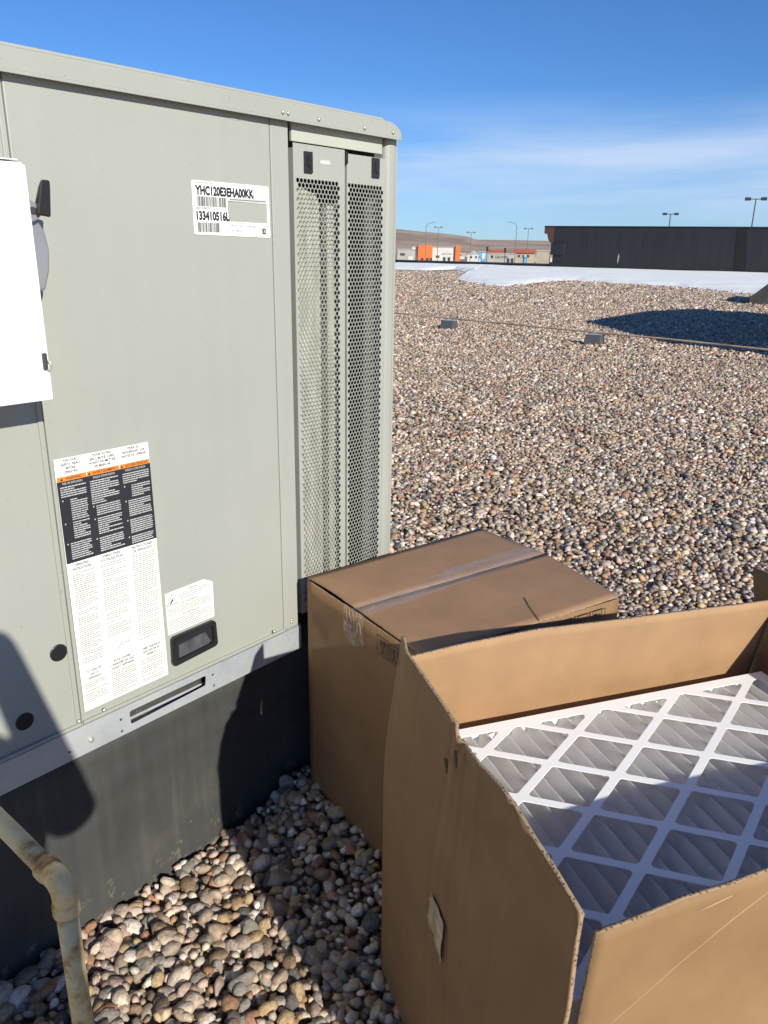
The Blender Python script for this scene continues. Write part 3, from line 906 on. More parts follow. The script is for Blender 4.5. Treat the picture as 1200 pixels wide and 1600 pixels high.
for (x, y, w, h, lab) in ((512, 349, 9, 8.5, 'white gabled house between the orange store and the blue block'),
                          (520.5, 336.5, 8, 9.4, 'small white gabled house rising behind the car wash'),
                          (530, 322, 9, 9.0, 'white gabled house right of centre behind the car wash'),
                          (545, 306, 8, 7.0, 'far white house near the tan box building')):
    hb = thing('white_house', lab, 'house', (x, y, GROUND_Z), math.radians(33))
    MB().box(0, 9, -w / 2, w / 2, 0, h - 2).build('wall', M['house_white'], hb)
    MB().prism([(-w / 2 - .4, 0), (w / 2 + .4, 0), (0, 2.6)], (-.4, 0, h - 1.99), (0, 1, 0), (0, 0, 1), (10, 0, 0)).build('roof', M['house_grey'], hb)
    for yy in (-2, 1.6):
        MB().box(-.15, -.02, yy - .6, yy + .6, h - 5, h - 3.4).build('window', M['far_dark'], hb)
tb = far_box('tan_shed', 'plain tan box building beside the cornice end of the tall black wall', 'shed', 365.5, 207, 29.5, 7.0, 8, 9.5, M['house_tan'])
MB().box(-.2, -.02, -3.3, -3.1, 0, 9.2).build('downpipe', M['far_dark'], tb)
bt = thing('blue_tank', 'small blue tank standing by the right end of the car wash', 'tank', (386.6, 230.2, GROUND_Z))
MB().tube([(0, 0, 0), (0, 0, 6.6)], 1.0, 14).build('shell', M['far_blue'], bt)
MB().tube([(0, 0, 6.6), (0, 0, 7.2)], [1.0, .3], 14).build('cap', M['house_white'], bt)
# scattered low roofs towards the hills
k = 0
for i in range(34):
    a = math.radians(rnd.uniform(29.8, 39.4)); r = rnd.uniform(640, 1250)
    w = rnd.uniform(5, 14); h = rnd.uniform(2.6, 5)
    if i % 3 == 0: wm = M['house_white']
    elif i % 3 == 1: wm = M['house_tan']
    else: wm = M['house_grey']
    t = thing('far_building', 'tiny low building scattered on the plain below the hills', 'building', (r * math.cos(a), r * math.sin(a), GROUND_Z), a, 'tiny low buildings on the far plain')
    MB().box(0, w * .6, -w / 2, w / 2, 0, h).build('wall', wm, t)
    MB().box(-.3, w * .6 + .3, -w / 2 - .3, w / 2 + .3, h, h + .5).build('roof', M['red_roof'] if i % 5 == 0 else M['house_grey'], t)

# street lamps: (x, y, top z, style, label)
def street_lamp(x, y, ztop, style, yaw, label, mat_=None, rad=0.14, k=1.0, group='tall lamp poles beyond the roof'):
    mat_ = mat_ or M['pole']
    t = thing('street_lamp', label, 'street lamp', (x, y, GROUND_Z), math.radians(yaw), group)
    H = ztop - GROUND_Z
    MB().tube([(0, 0, 0), (0, 0, H)], [rad, rad * .7], 8).build('pole', mat_, t)
    if style == 'arm':
        MB().tube([(0, 0, H - .4), (0, -.6, H + .5), (0, -2.2, H + 1.0)], rad * .6, 6).build('arm', mat_, t)
        MB().prism(rounded([(-.25, -.6), (.25, -.6), (.25, .6), (-.25, .6)], .1, 3), (0, -2.7, H + .93), (1, 0, 0), (0, 1, 0), (0, 0, .18)).build('lamp_head', mat_, t)
    else:
        MB().tube([(0, -.9 * k, H), (0, .9 * k, H)], rad * .5, 6).build('crossbar', mat_, t)
        for s in (-1, 1):
            MB().box(-.3 * k, .3 * k, (s * 1.15 - .45) * k, (s * 1.15 + .45) * k, H - .2 * k, H + .26 * k).build('lamp_head', mat_, t, bevel=.04)
    return t
street_lamp(237.7, 183.1, 9.6, 'arm', 37, 'thin pale curved-arm lamp pole left of the orange block')
street_lamp(240.3, 179.6, 9.0, 'twin', 37, 'twin-head lamp pole in front of the big white store')
street_lamp(247.2, 170.0, 7.4, 'twin', 34, 'twin-head lamp pole left of the blue block')
street_lamp(255.9, 156.5, 10.0, 'arm', 211, 'curved-arm lamp pole in front of the car wash right end')
street_lamp(258.1, 153.0, 8.9, 'twin', 30, 'twin-head lamp pole between the car wash and the tan shed')
street_lamp(88.3, 35.0, 5.45, 'twin', 21.7, 'bronze twin-head lamp pole rising over the middle of the tall black wall', M['pole_dark'], .07, .52)
street_lamp(91.0, 27.3, 6.9, 'twin', 16.7, 'tallest bronze twin-head lamp pole over the right end of the tall black wall', M['pole_dark'], .08, .66)
for (x, y, z, lab) in ((262, 172.5, 1.0, 'dark traffic signal left of two hanging in front of the red roofs'), (265, 166.5, .6, 'dark traffic signal right of two hanging in front of the red roofs')):
    t = thing('traffic_signal', lab, 'traffic signal', (x, y, GROUND_Z), math.radians(32), 'traffic signals by the car wash')
    MB().tube([(0, 0, 0), (0, 0, z + 8)], .12, 6).build('pole', M['pole_dark'], t)
    MB().box(-.3, .3, -.4, .4, z + 8, z + 9.8).build('signal_head', M['ink'], t, bevel=.05)

# ------------------------------------------------------------------ roof pipe on blocks, duct corner, neighbouring unit
gp = thing('gas_line', 'thin tan gas pipe running across the gravel on two grey blocks', 'pipe', (13.3, 6.4, 0))
MB().tube([(0.0, 8.3, .205), (-.05, 4.6, .20), (-.35, 1.2, .19), (-.6, -.3, .20), (-.7, -1.6, .20), (-.9, -3.4, .185), (-1.1, -6, .19)], 0.015, 8).build('pipe', M['gas_pipe'], gp, smooth=True)
MB().tube([(-.605, -.45, .20), (-.612, -.55, .20)], 0.021, 8).build('coupling', M['gas_pipe'], gp)
for (x, y, lab) in ((12.68, 6.08, 'grey pipe support block nearer the big gravel shadow'), (12.98, 9.35, 'grey pipe support block nearer the air handler cabinet')):
    t = thing('pipe_support_block', lab, 'support block', (x, y, 0), math.radians(8), 'blocks under the gas pipe')
    MB().prism([(-.14, -.02), (.14, -.02), (.09, .165), (-.09, .165)], (0, -.14, 0), (1, 0, 0), (0, 0, 1), (0, .28, 0)).build('base', M['block'], t, bevel=.008)
    MB().box(-.03, .03, -.13, .13, .165, .180).build('strut_rail', M['galv'], t)
    MB().tube([(-.025, 0, .18), (-.025, 0, .25)], .008, 6).build('clamp', M['galv'], t)

dk = thing('membrane_wedge', 'black sloping membrane flashing rising from the gravel at the right frame edge', 'roof curb', (26.9, 7.8, 0), math.radians(-78))
MB().prism([(0, -.05), (4.0, -.05), (4.0, .95), (.80, .95), (0, .22)], (0, 0, 0), (1, 0, 0), (0, 0, 1), (0, 3.5, 0)).build('flashing', M['membrane'], dk)
MB().box(.85, 4.1, -.06, 3.6, .952, .99).build('cap', M['far_dark'], dk)

nu = thing('neighbouring_unit', 'tall neighbouring rooftop unit right of the frame, throwing the big gravel shadow', 'rooftop unit', (16, -1, 0))
MB().prism([(-1.2, 3.4), (3.1, 3.8), (5, 3.4), (5, -4), (-3.8, -4), (-3.95, .5)], (0, 0, .5), (1, 0, 0), (0, 1, 0), (0, 0, 2.42)).build('body', M['cabinet'], nu, bevel=.02)
MB().prism([(-1.25, 3.45), (3.1, 3.85), (5.05, 3.45), (5.05, -4.05), (-3.85, -4.05), (-4.0, .5)], (0, 0, 2.92), (1, 0, 0), (0, 1, 0), (0, 0, .08)).build('top_cap', M['cabinet'], nu)
MB().box(-3.5, 4.8, -3.8, .4, -.05, .5).build('curb', M['membrane'], nu)
MB().box(-1.0, 4.8, .4, 3.2, -.05, .5).build('curb', M['membrane'], nu)

# ------------------------------------------------------------------ ROOFTOP UNIT
Y = 1.425
AX, AZ = (1, 0, 0), (0, 0, 1)
cb = thing('roof_curb', 'black membrane-wrapped curb under the grey-green rooftop unit, dusty near the gravel', 'roof curb', (0.4, 1.44, 0))
vs, fs = [], []
nx, nzz = 90, 22
for j in range(nzz + 1):
    for i in range(nx + 1):
        x = -1.6 + 2.95 * i / nx; z = -.06 + .505 * j / nzz
        q = Vector((x * 1.7, z * 2.2, .3))
        d = 0.010 * mnoise.noise(q) + 0.004 * mnoise.noise(q * 3)
        zc = 0.31 + 0.02 * math.sin(x * 1.5)
        d += 0.006 * math.exp(-((z - zc) / .012) ** 2)             # lap of the membrane
        d += 0.010 * max(0, (.05 - z) / .1)
        vs.append((x, -d + (.018 if z > .43 else 0), z))
for j in range(nzz):
    for i in range(nx):
        a = i + j * (nx + 1); fs.append((a, a + 1, a + nx + 2, a + nx + 1))
MB().add(vs, fs).build('membrane_face', M['membrane'], cb, smooth=True)
MB().box(-1.6, 1.35, .035, 1.4, -.05, .44).build('core', M['membrane'], cb)
cb.location.y = 1.445

ru = thing('rooftop_unit', 'big grey-green packaged rooftop air conditioner with labels and perforated coil guards', 'rooftop unit', (0.4, Y, .45))
def W(mb, *a, **k):
    """build in world coordinates, then hang under the unit"""
    o = mb.build(*a, **k)
    return o
def under(o, parent, root):
    o.parent = parent
    o.matrix_parent_inverse = Matrix.Translation(-Vector(root.location))
    return o
class UB(MB):
    """mesh builder whose coordinates are the roof's; children of the unit are shifted to its origin"""
    root = None
    def build(s, name, material, parent=None, **k):
        off = Vector(s.root.location)
        s.v = [tuple(Vector(p) - off) for p in s.v]
        return MB.build(s, name, material, parent, **k)
UB.root = ru
def shift(z=0.0):
    return Matrix.Translation(-Vector(ru.location))

# core body behind the panels and the deep end behind the guards
UB().box(-1.4, 1.330, Y + .012, 2.9, .524, 1.768).build('housing', M['cabinet_core'], ru)
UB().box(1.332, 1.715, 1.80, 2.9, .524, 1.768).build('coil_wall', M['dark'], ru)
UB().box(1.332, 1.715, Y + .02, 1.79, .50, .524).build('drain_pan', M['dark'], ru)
UB().box(1.712, 1.722, Y + .004, 2.9, .50, 1.768).build('end_panel', M['cabinet'], ru)
# panels
UB().box(-1.4, 0.6885, Y, Y + .02, .521, 1.768).build('panel', M['cabinet'], ru, bevel=.0025)
UB().box(0.6925, 1.2765, Y, Y + .02, .521, 1.768).build('panel', M['cabinet'], ru, bevel=.0025)
UB().box(1.2785, 1.332, Y, Y + .02, .521, 1.768).build('corner_post', M['cabinet'], ru, bevel=.0025)
UB().box(-1.4, 0.688, Y - .007, Y - .0005, .521, .529).build('hem', M['cabinet'], ru, bevel=.002)
UB().box(0.693, 1.276, Y - .007, Y - .0005, .521, .529).build('hem', M['cabinet'], ru, bevel=.002)
UB().box(0.6785, 0.6885, Y - .004, Y - .0005, .531, 1.766).build('panel_lip', M['cabinet'], ru, bevel=.0015)
# louvre end
UB().box(1.3320, 1.3345, Y + .02, 1.79, .524, 1.768).build('reveal', M['cabinet'], ru)
UB().box(1.346, 1.662, Y + .004, Y + .012, 1.728, 1.767).build('header_strip', M['header'], ru, bevel=.001)
UB().box(1.3350, 1.3455, Y + .035, Y + .04, .524, 1.767).build('inner_flange', M['cabinet'], ru)
UB().prism([(0, 0), (.045, 0), (.045, .09), (0, .09)], (1.674, Y - .001, 0), (1, 0, 0), (0, 1, 0), (0, 0, 0)) if False else None
UB().prism(rounded([(0, 0), (.048, 0), (.048, .09), (0, .09)], .018, 5), (1.674, Y, .51), (1, 0, 0), (0, 1, 0), (0, 0, 1.258)).build('corner_post', M['cabinet'], ru)
def guard(x0, x1, ztop, zbot, hx0, ncol, hz_top, pitch_x, dia, yy):
    """perforated sheet: staggered round holes, modelled one by one"""
    rows = int((hz_top - zbot - .03) / (pitch_x * .866))
    ph = pitch_x * .866
    K = 12; r = dia / 2; th = .0005
    mb = UB()
    ring = [(math.cos(2 * math.pi * k / K + math.pi / 4), math.sin(2 * math.pi * k / K + math.pi / 4)) for k in range(K)]
    vs, fs = [], []
    def rect(a, b, c, d):
        n = len(vs); vs.extend([(a, yy, c), (b, yy, c), (b, yy, d), (a, yy, d)]); fs.append((n, n + 1, n + 2, n + 3))
    for j in range(rows):
        zc = hz_top - ph * (j + .5); o = (pitch_x / 2 if j % 2 else 0)
        rect(x0, hx0 + o, zc - ph / 2, zc + ph / 2)
        rect(hx0 + o + ncol * pitch_x, x1, zc - ph / 2, zc + ph / 2)
        for i in range(ncol):
            xc = hx0 + o + pitch_x * (i + .5); n = len(vs)
            for (cx, cz) in ring:
                s = min(pitch_x / 2 / max(abs(cx), 1e-6), ph / 2 / max(abs(cz), 1e-6))
                vs.append((xc + cx * s, yy, zc + cz * s))
            for (cx, cz) in ring: vs.append((xc + cx * r, yy, zc + cz * r))
            for (cx, cz) in ring: vs.append((xc + cx * r, yy + th, zc + cz * r))
            # the four cell corners are hit by the 45-degree rays of the stretched ring
            for k in range(K):
                q = (k + 1) % K
                fs.append((n + k, n + q, n + K + q, n + K + k)); fs.append((n + K + k, n + K + q, n + 2 * K + q, n + 2 * K + k))
            for (sx_, sz_) in ((1, 1), (-1, 1), (-1, -1), (1, -1)):
                m_ = len(vs); vs.append((xc + sx_ * pitch_x / 2, yy, zc + sz_ * ph / 2))
                ang = math.atan2(sz_, sx_) - math.pi / 4
                k0 = int(round(ang / (2 * math.pi / K))) % K
                # triangle(s) from corner to neighbours of the ray hitting nearest it
                a_ = n + (k0 - 1) % K; b_ = n + k0; c_ = n + (k0 + 1) % K
                fs.append((m_, a_, b_)) if False else None
                fs.append((m_, b_, c_)) if False else None
    zt = hz_top; zb = hz_top - rows * ph
    rect(x0, x1, zt, ztop); rect(x0, x1, zbot, zb)
    mb.add(vs, fs)
    return mb
gd1 = guard(1.3475, 1.5195, 1.7250, .545, 1.3550, 12, 1.652, .0118, .0102, Y + .002).build('coil_guard', M['cabinet'], ru, fix=False)
gd2 = guard(1.5270, 1.6720, 1.7180, .545, 1.5300, 11, 1.652, .0118, .0102, Y + .002).build('coil_guard', M['cabinet'], ru, fix=False)
for (a, b, g_) in ((1.3475, 1.5195, gd1), (1.5270, 1.6720, gd2)):
    for xx in (a, b - .002):
        UB().box(xx, xx + .002, Y + .0025, Y + .022, .545, 1.715).build('return_edge', M['cabinet'], g_)
UB().box(1.5205, 1.5260, Y + .012, Y + .016, .545, 1.70).build('mullion', M['header'], ru)
UB().box(1.5195, 1.5275, Y - .002, Y + .006, 1.695, 1.722).build('latch_slot', M['dark'], ru)
for (xa, xb, za, zb) in ((1.380, 1.4065, 1.664, 1.710), (1.6175, 1.6455, 1.670, 1.7165)):
    h_ = UB().box(xa, xb, Y - .003, Y + .001, za, zb).build('pull_slot', M['black_plastic'], ru, bevel=.001)
    UB().box(xa + .008, xa + .016, Y - .0045, Y - .0031, za + .014, zb - .01).build('slot_recess_shade', M['dark'], h_)  # raised dark shapes in place of an L-shaped recess in shade
    UB().box(xa + .013, xb - .005, Y - .0045, Y - .0031, za + .010, za + .016).build('slot_recess_shade', M['dark'], h_)
mb = UB()
for k in range(9):
    mb.box(1.434 + k * .0038, 1.437 + k * .0038, Y + .0008, Y + .0016, 1.686 + rnd.uniform(0, .003), 1.697 - rnd.uniform(0, .003))
mb.build('bare_patch', M['bright_paint'], ru)
# posts and coil seen through the first guard
UB().prism([(1.362, .55), (1.455, .55), (1.455, 1.60), (1.44, 1.622), (1.40, 1.632), (1.362, 1.640)], (0, Y + .027, 0), (1, 0, 0), (0, 0, 1), (0, .02, 0)).build('inner_post', M['coil'], ru)
UB().prism([(1.481, .55), (1.5255, .55), (1.5255, 1.585), (1.50, 1.60), (1.481, 1.60)], (0, Y + .027, 0), (1, 0, 0), (0, 0, 1), (0, .02, 0)).build('inner_post', M['coil'], ru)

# top cap with rolled edge
UB().prism([(-1.5, 1.7665), (1.712, 1.7665), (1.713, 1.778), (1.706, 1.788), (1.690, 1.797), (1.668, 1.803), (-1.5, 1.803)], (0, Y - .018, 0), (1, 0, 0), (0, 0, 1), (0, 1.53, 0)).build('top_cap', M['cabinet'], ru, bevel=.003)
UB().prism([(-1.5, 1.8032), (1.672, 1.8032), (1.650, 1.811), (-1.5, 1.811)], (0, Y - .006, 0), (1, 0, 0), (0, 0, 1), (0, 1.5, 0)).build('top_cap_ridge', M['cabinet'], ru, bevel=.003)
UB().box(-1.5, 1.711, Y - .021, Y - .0185, 1.763, 1.7685).build('drip_lip', M['cabinet'], ru, bevel=.001)

def screw(x, z, y=Y, r=.0048, mt=None):
    return UB().tube([(x, y - .0005, z), (x, y - .003, z), (x, y - .0045, z)], [r, r * .9, r * .5], 8).build('screw', mt or M['screw'], ru, smooth=True)
for x, z in ((1.300, 1.779), (1.316, 1.779), (1.411, 1.778), (1.568, 1.777), (1.676, 1.779)):
    screw(x, z, Y - .018)
for x, z in ((.741, .536), (.682, .536), (1.235, .537), (1.304, .537), (1.306, .543), (.2, .536)):
    screw(x, z, Y - .007 if z < .54 and x < 1.28 else Y)
for x, z in ((1.340, 1.745), (1.340, 1.738)):
    screw(x, z, Y + .036, .003)
# scratch
UB().box(1.168, 1.190, Y - .0008, Y - .0002, 1.7515, 1.7540).build('scratch', M['ink_pale'], ru)
UB().box(1.186, 1.214, Y - .0008, Y - .0002, 1.7525, 1.7535).build('scratch', M['ink_pale'], ru)

# knockout plugs
for x, z in ((.661, .706), (.574, .586)):
    UB().tube([(x, Y + .001, z), (x, Y - .0015, z), (x, Y - .0025, z)], [.0185, .0185, .0165], 28).build('knockout_plug', M['black_plastic'], ru)

# recessed handle
fr_m = Matrix.Translation(Vector((0, Y - .004, 0)) - Vector(ru.location)) @ Matrix.Rotation(math.pi / 2, 4, 'X')
outer = rounded([(.922, .563), (1.053, .571), (1.050, .640), (.924, .638)], .010, 6)
inner = rounded([(.934, .577), (1.043, .583), (1.040, .629), (.936, .626)], .006, 5)
pl_ = plate('handle_frame', outer, [inner], .010, M['black_plastic'], ru, fr_m)
bv = pl_.modifiers.new('bevel', 'BEVEL'); bv.width = .0025; bv.segments = 2; bv.limit_method = 'ANGLE'
UB().quad((.933, Y - .0012, .576), (1.044, Y - .0012, .582), (1.041, Y - .0012, .630), (.935, Y - .0012, .627)).build('handle_cup_shade', M['dark'], pl_, fix=False)  # no real hollow: flat near-black floor stands in for its shade
UB().prism([(.941, .580), (1.026, .584), (1.033, .590), (1.018, .618), (.943, .612)], (0, Y - .0065, 0), (1, 0, 0), (0, 0, 1), (0, .004, 0)).build('handle_cover', M['film'], pl_)  # opaque plate; its lighter colour stands for the reflection on clear film

# ---- model plate
lp = lambda x, y, z: (x, y, z)
O1 = Vector((1.059, Y - .0012, 1.522)) - Vector(ru.location)
pl1 = plate('model_label', rounded([(0, 0), (.210, -.003), (.208, .105), (0, .105)], .004, 4),
            [[(.093, .028), (.202, .027), (.201, .068), (.093, .069)]], .0008, M['label'], ru,
            Matrix.Translation(O1) @ Matrix.Rotation(math.pi / 2, 4, 'X'))
mb = MB(); oo = O1 + Vector((0, -.0008, 0))
write(mb, 'YHC120E3EHA00KK', oo, AX, AZ, .008, .0785, w=.157, h=.0175, bold=.05)
write(mb, '1R', oo, AX, AZ, .159, .0790, w=.008, h=.0065)
write(mb, '133410516L', oo, AX, AZ, .008, .0295, w=.086, h=.0172, bold=.05)
write(mb, 'MODEL NUMBER M/N', oo, AX, AZ, .008, .1000, w=.044, h=.0026)
write(mb, 'SERIAL NUMBER S/N', oo, AX, AZ, .008, .0500, w=.035, h=.0026)
write(mb, 'UNIT 10 TON', oo, AX, AZ, .096, .0180, w=.032, h=.0042)
write(mb, 'CONVERTIBLE', oo, AX, AZ, .136, .0175, w=.032, h=.0042)
write(mb, 'USA 208/60/3', oo, AX, AZ, .096, .0080, w=.034, h=.0036)
def bar(x0, x1, z0, z1, dy=0):
    mb.add([oo + Vector((x0, dy, z0)), oo + Vector((x1, dy, z0)), oo + Vector((x1, dy, z1)), oo + Vector((x0, dy, z1))], [(0, 1, 2, 3)])
for (xa, xb, za, zb) in ((.010, .086, .0555, .0750), (.010, .070, .0050, .0240)):
    x = xa
    while x < xb:
        w_ = rnd.choice((.0006, .0010, .0016)); bar(x, x + w_, za, zb); x += w_ + rnd.choice((.0006, .0009, .0015))
bar(.008, .092, .0532, .0538); bar(.0915, .200, .0755, .0760); bar(.0925, .203, .0695, .0700); bar(.093, .205, .0250, .0256); bar(.0920, .0926, .026, .076)
bar(.186, .196, .004, .0165)
for k in range(38):
    bar(.097 + k * .0027, .0988 + k * .0027, .0712, .0742)
lt = mb.build('lettering', M['ink'], pl1, fix=False)
mb = MB()
write(mb, '3', oo + Vector((0, -.0004, 0)), AX, AZ, .1885, .0070, w=.0045, h=.0068)
mb.build('emblem', M['label'], pl1, fix=False)
mb = MB()
for (x, z) in ((.076, .016), (.079, .012), (.083, .017), (.083, .009), (.088, .012)):
    mb.add([oo + Vector((x, 0, z)), oo + Vector((x + .0012, 0, z)), oo + Vector((x + .003, 0, z + .006)), oo + Vector((x + .0022, 0, z + .006))], [(0, 1, 2, 3)])
mb.build('pen_marks', M['red_roof'], pl1, fix=False)

# ---- instruction label
O2 = Vector((.6985, Y - .0050, .5495)) - Vector(ru.location)
LW, LH = .2085, .5570
l2 = MB().prism([(0, 0), (LW + .002, .0005), (LW - .001, LH), (-.001, LH)], O2, AX, AZ, (0, .0007, 0)).build('instruction_label', M['label'], ru)
c0, c1, c2, c3 = .001, .062, .135, LW - .002
cols = ((c0, c1), (c1 + .002, c2), (c2 + .002, c3))
o2 = O2 + Vector((0, -.0006, 0)); o3 = O2 + Vector((0, -.0012, 0))
zb0, zb1, zo = .341, .512, .521                               # black block, orange band
MB().prism([(.0005, zb0), (LW + .0006, zb0), (LW - .0005, zb1), (-.0003, zb1)], o2, AX, AZ, (0, .0004, 0)).build('black_panel', M['ink'], l2)
for (a, b) in cols:
    MB().prism([(a, zb1 - .0005), (b, zb1 - .0005), (b, zo), (a, zo)], o3, AX, AZ, (0, .0005, 0)).build('orange_band', M['orange'], l2)
ink, pale, grey = MB(), MB(), MB()
heads = (['FOR YOUR', 'SAFETY, READ', 'BEFORE', 'OPERATING'], ['POUR VOTRE', 'SÉCURITÉ, LIRE', 'AVANT DE METTRE', 'EN MARCHE'], ['PARA SU', 'SEGURIDAD, LEA', 'ANTES DE OPERAR', ''])
words = ('WARNING', 'AVERTISSEMENT', 'ADVERTENCIA')
subs = ('FIRE OR EXPLOSION', 'RISQUE D\'EXPLOSION', 'FUEGO O EXPLOSION')
rr = random.Random(3)
for ci, (a, b) in enumerate(cols):
    mid = (a + b) / 2; w_ = b - a
    for k, s in enumerate(heads[ci]):
        if s: write(ink, s, o2, AX, AZ, mid, .5495 - k * .0078, w=w_ * .055 * len(s), h=.0052, align='c', bold=.02)
    o4 = O2 + Vector((0, -.0016, 0))
    write(ink, words[ci], o4, AX, AZ, mid + .003, .5135, w=w_ * (.55 if ci == 0 else .78), h=.0058, align='c', bold=.01)
    xm = a + (w_ * .14 if ci == 0 else .004)
    ink.add([o4 + Vector((xm - .003, 0, .5133)), o4 + Vector((xm + .003, 0, .5133)), o4 + Vector((xm, 0, .5195))], [(0, 1, 2)])
    write(pale, subs[ci], o3, AX, AZ, mid, .5045, w=w_ * .68, h=.0045, align='c', bold=.01)
    y = .498
    while y > zb0 + .008:                                       # blocks of reversed print
        n = rr.randint(3, 9); ind = a + (.004 if y > .485 else rr.choice((.012, .012, .022)))
        yb = max(y - n * .0052, zb0 + .004)
        dashes(pale, o3, AX, AZ, ind, b - .003, y, yb, .0046, .0023, rr, para=0)
        if ind > a + .01:
            pale.add([o3 + Vector((a + .005, 0, y)), o3 + Vector((a + .0075, 0, y)), o3 + Vector((a + .0075, 0, y + .003)), o3 + Vector((a + .005, 0, y + .003))], [(0, 1, 2, 3)])
        y = yb - .0062
h2 = (['OPERATING', 'INSTRUCTIONS'], ['DIRECTIVES', 'D\'UTILISATION'], ['INSTRUCCIONES', 'DE OPERACIÓN'])
h3 = (['TO TURN OFF', 'GAS TO', 'APPLIANCE'], ['POUR COUPER', 'L\'ARRIVÉE DE GAZ', 'DANS L\'APPAREIL'], ['CÓMO APAGAR EL', 'GAS HACIA EL', 'APARATO'])
for ci, (a, b) in enumerate(cols):
    mid = (a + b) / 2; w_ = b - a
    for k, s in enumerate(h2[ci]): write(ink, s, o2, AX, AZ, mid, .3320 - k * .0085, w=w_ * .056 * len(s), h=.0055, align='c', bold=.02)
    for k, s in enumerate(h3[ci]): write(ink, s, o2, AX, AZ, mid, .0880 - k * .0085, w=w_ * .052 * len(s), h=.0055, align='c', bold=.02)
    lim = .112 if ci != 1 else .150
    dashes(grey, o2, AX, AZ, a + .008, b - .004, .3160, lim, .0046, .0017, rr, para=.10)
    dashes(grey, o2, AX, AZ, a + .006, b - .004, .0620, .006 if ci else .014, .0046, .0017, rr, para=.08)
    for k in range(5):
        yk = rr.uniform(.13, .30)
        ink.add([o2 + Vector((b - .003, 0, yk)), o2 + Vector((b - .001, 0, yk + .001)), o2 + Vector((b - .003, 0, yk + .002))], [(0, 1, 2)])
ink.add([o2 + Vector((.003, 0, .0985)), o2 + Vector((LW - .003, 0, .0995)), o2 + Vector((LW - .003, 0, .1001)), o2 + Vector((.003, 0, .0991))], [(0, 1, 2, 3)])
for k in range(9):                                             # little valve drawing
    xx = .072 + k * .0066; yy = .118 + rr.uniform(-.004, .012)
    ink.tube([o2 + Vector((xx, 0, yy)), o2 + Vector((xx + rr.uniform(-.002, .004), 0, yy + rr.uniform(.008, .022)))], .0003, 4)
for (xx, yy, r_) in ((.096, .120, .0035), (.101, .126, .003), (.115, .128, .0042), (.088, .116, .0026)):
    pts = [o2 + Vector((xx + r_ * math.cos(q), 0, yy + r_ * math.sin(q))) for q in [i * math.pi / 6 for i in range(13)]]
    ink.tube(pts, .0004, 4)
ink.build('lettering', M['ink'], l2, fix=False)
pale.build('fine_print', M['ink_pale'], l2, fix=False)
grey.build('fine_print', M['ink_grey'], l2, fix=False)

# ---- warning label above the handle
O3 = Vector((.9200, Y - .0014, .6450)) - Vector(ru.location)
l3 = MB().prism([(0, 0), (.132, .002), (.133, .093), (.108, .107), (-.001, .104)], O3, AX, AZ, (0, .0007, 0)).build('warning_label', M['label'], ru)
o5 = O3 + Vector((0, -.0006, 0)); ink, grey = MB(), MB()
write(ink, 'WARNING', o5, AX, AZ, .076, .0965, w=.030, h=.0045, align='c')
write(ink, 'AVERTISSEMENT', o5, AX, AZ, .060, .0665, w=.052, h=.0050, align='c')
write(ink, 'ADVERTENCIA', o5, AX, AZ, .066, .0380, w=.048, h=.0050, align='c')
dashes(grey, o5, AX, AZ, .036, .125, .0920, .076, .0044, .0016, rr, para=0)
dashes(grey, o5, AX, AZ, .004, .128, .0615, .046, .0044, .0016, rr, para=0)
dashes(grey, o5, AX, AZ, .004, .128, .0325, .005, .0044, .0016, rr, para=0)
tri = [(.003, .0725), (.031, .0725), (.017, .0985)]
for a_, b_ in zip(tri, tri[1:] + tri[:1]):
    ink.tube([o5 + Vector((a_[0], 0, a_[1])), o5 + Vector((b_[0], 0, b_[1]))], .0005, 4)
ink.prism([(.009, .075), (.014, .076), (.019, .082), (.022, .083), (.018, .085), (.020, .088), (.018, .088), (.015, .083)], o5, AX, AZ, (0, -.0002, 0))
for z_ in (.0735, .0445): ink.add([o5 + Vector((.003, 0, z_)), o5 + Vector((.130, 0, z_)), o5 + Vector((.130, 0, z_ + .0004)), o5 + Vector((.003, 0, z_ + .0004))], [(0, 1, 2, 3)])
ink.build('lettering', M['ink'], l3, fix=False)
grey.build('fine_print', M['ink_grey'], l3, fix=False)

# ---- galvanised base rail with fork slot
slot = rounded([(.803, .466), (1.011, .4735), (1.014, .5015), (.801, .5015)], .006, 4)
holes = [slot]
for (x, z) in ((.779, .491), (.779, .461), (1.034, .494), (1.036, .463), (.655, .472)):
    holes.append([(x + .0032 * math.cos(q), z + .0032 * math.sin(q)) for q in [i * math.pi / 5 for i in range(10)]])
br = plate('base_rail', [(-1.4, .450), (1.3345, .450), (1.3345, .5190), (-1.4, .5190)], holes, .0025, M['galv'], ru,
           Matrix.Translation(Vector((0, Y - .004, 0)) - Vector(ru.location)) @ Matrix.Rotation(math.pi / 2, 4, 'X'))
UB().box(-1.4, 1.3345, Y - .0020, Y + .03, .4475, .4500).build('lower_flange', M['galv'], br)
UB().box(-1.4, 1.3345, Y - .0026, Y + .03, .5192, .5208).build('upper_flange', M['galv'], br)
UB().box(.79, 1.03, Y + .024, Y + .029, .4575, .4640).build('slot_lip', M['galv'], br, bevel=.002)
UB().box(.79, 1.03, Y + .030, Y + .033, .4400, .519).build('slot_back', M['membrane'], br)
screw(.705, .477, Y - .0052, .007)
mb = UB()
mb.tube([(.803, Y - .0055, .4665), (1.011, Y - .0055, .4740)], .0016, 6)
mb.build('slot_hem', M['galv'], br)
UB().box(1.3360, 1.712, Y + .02, Y + .03, .45, .50).build('rear_rail', M['dark_metal'], ru)

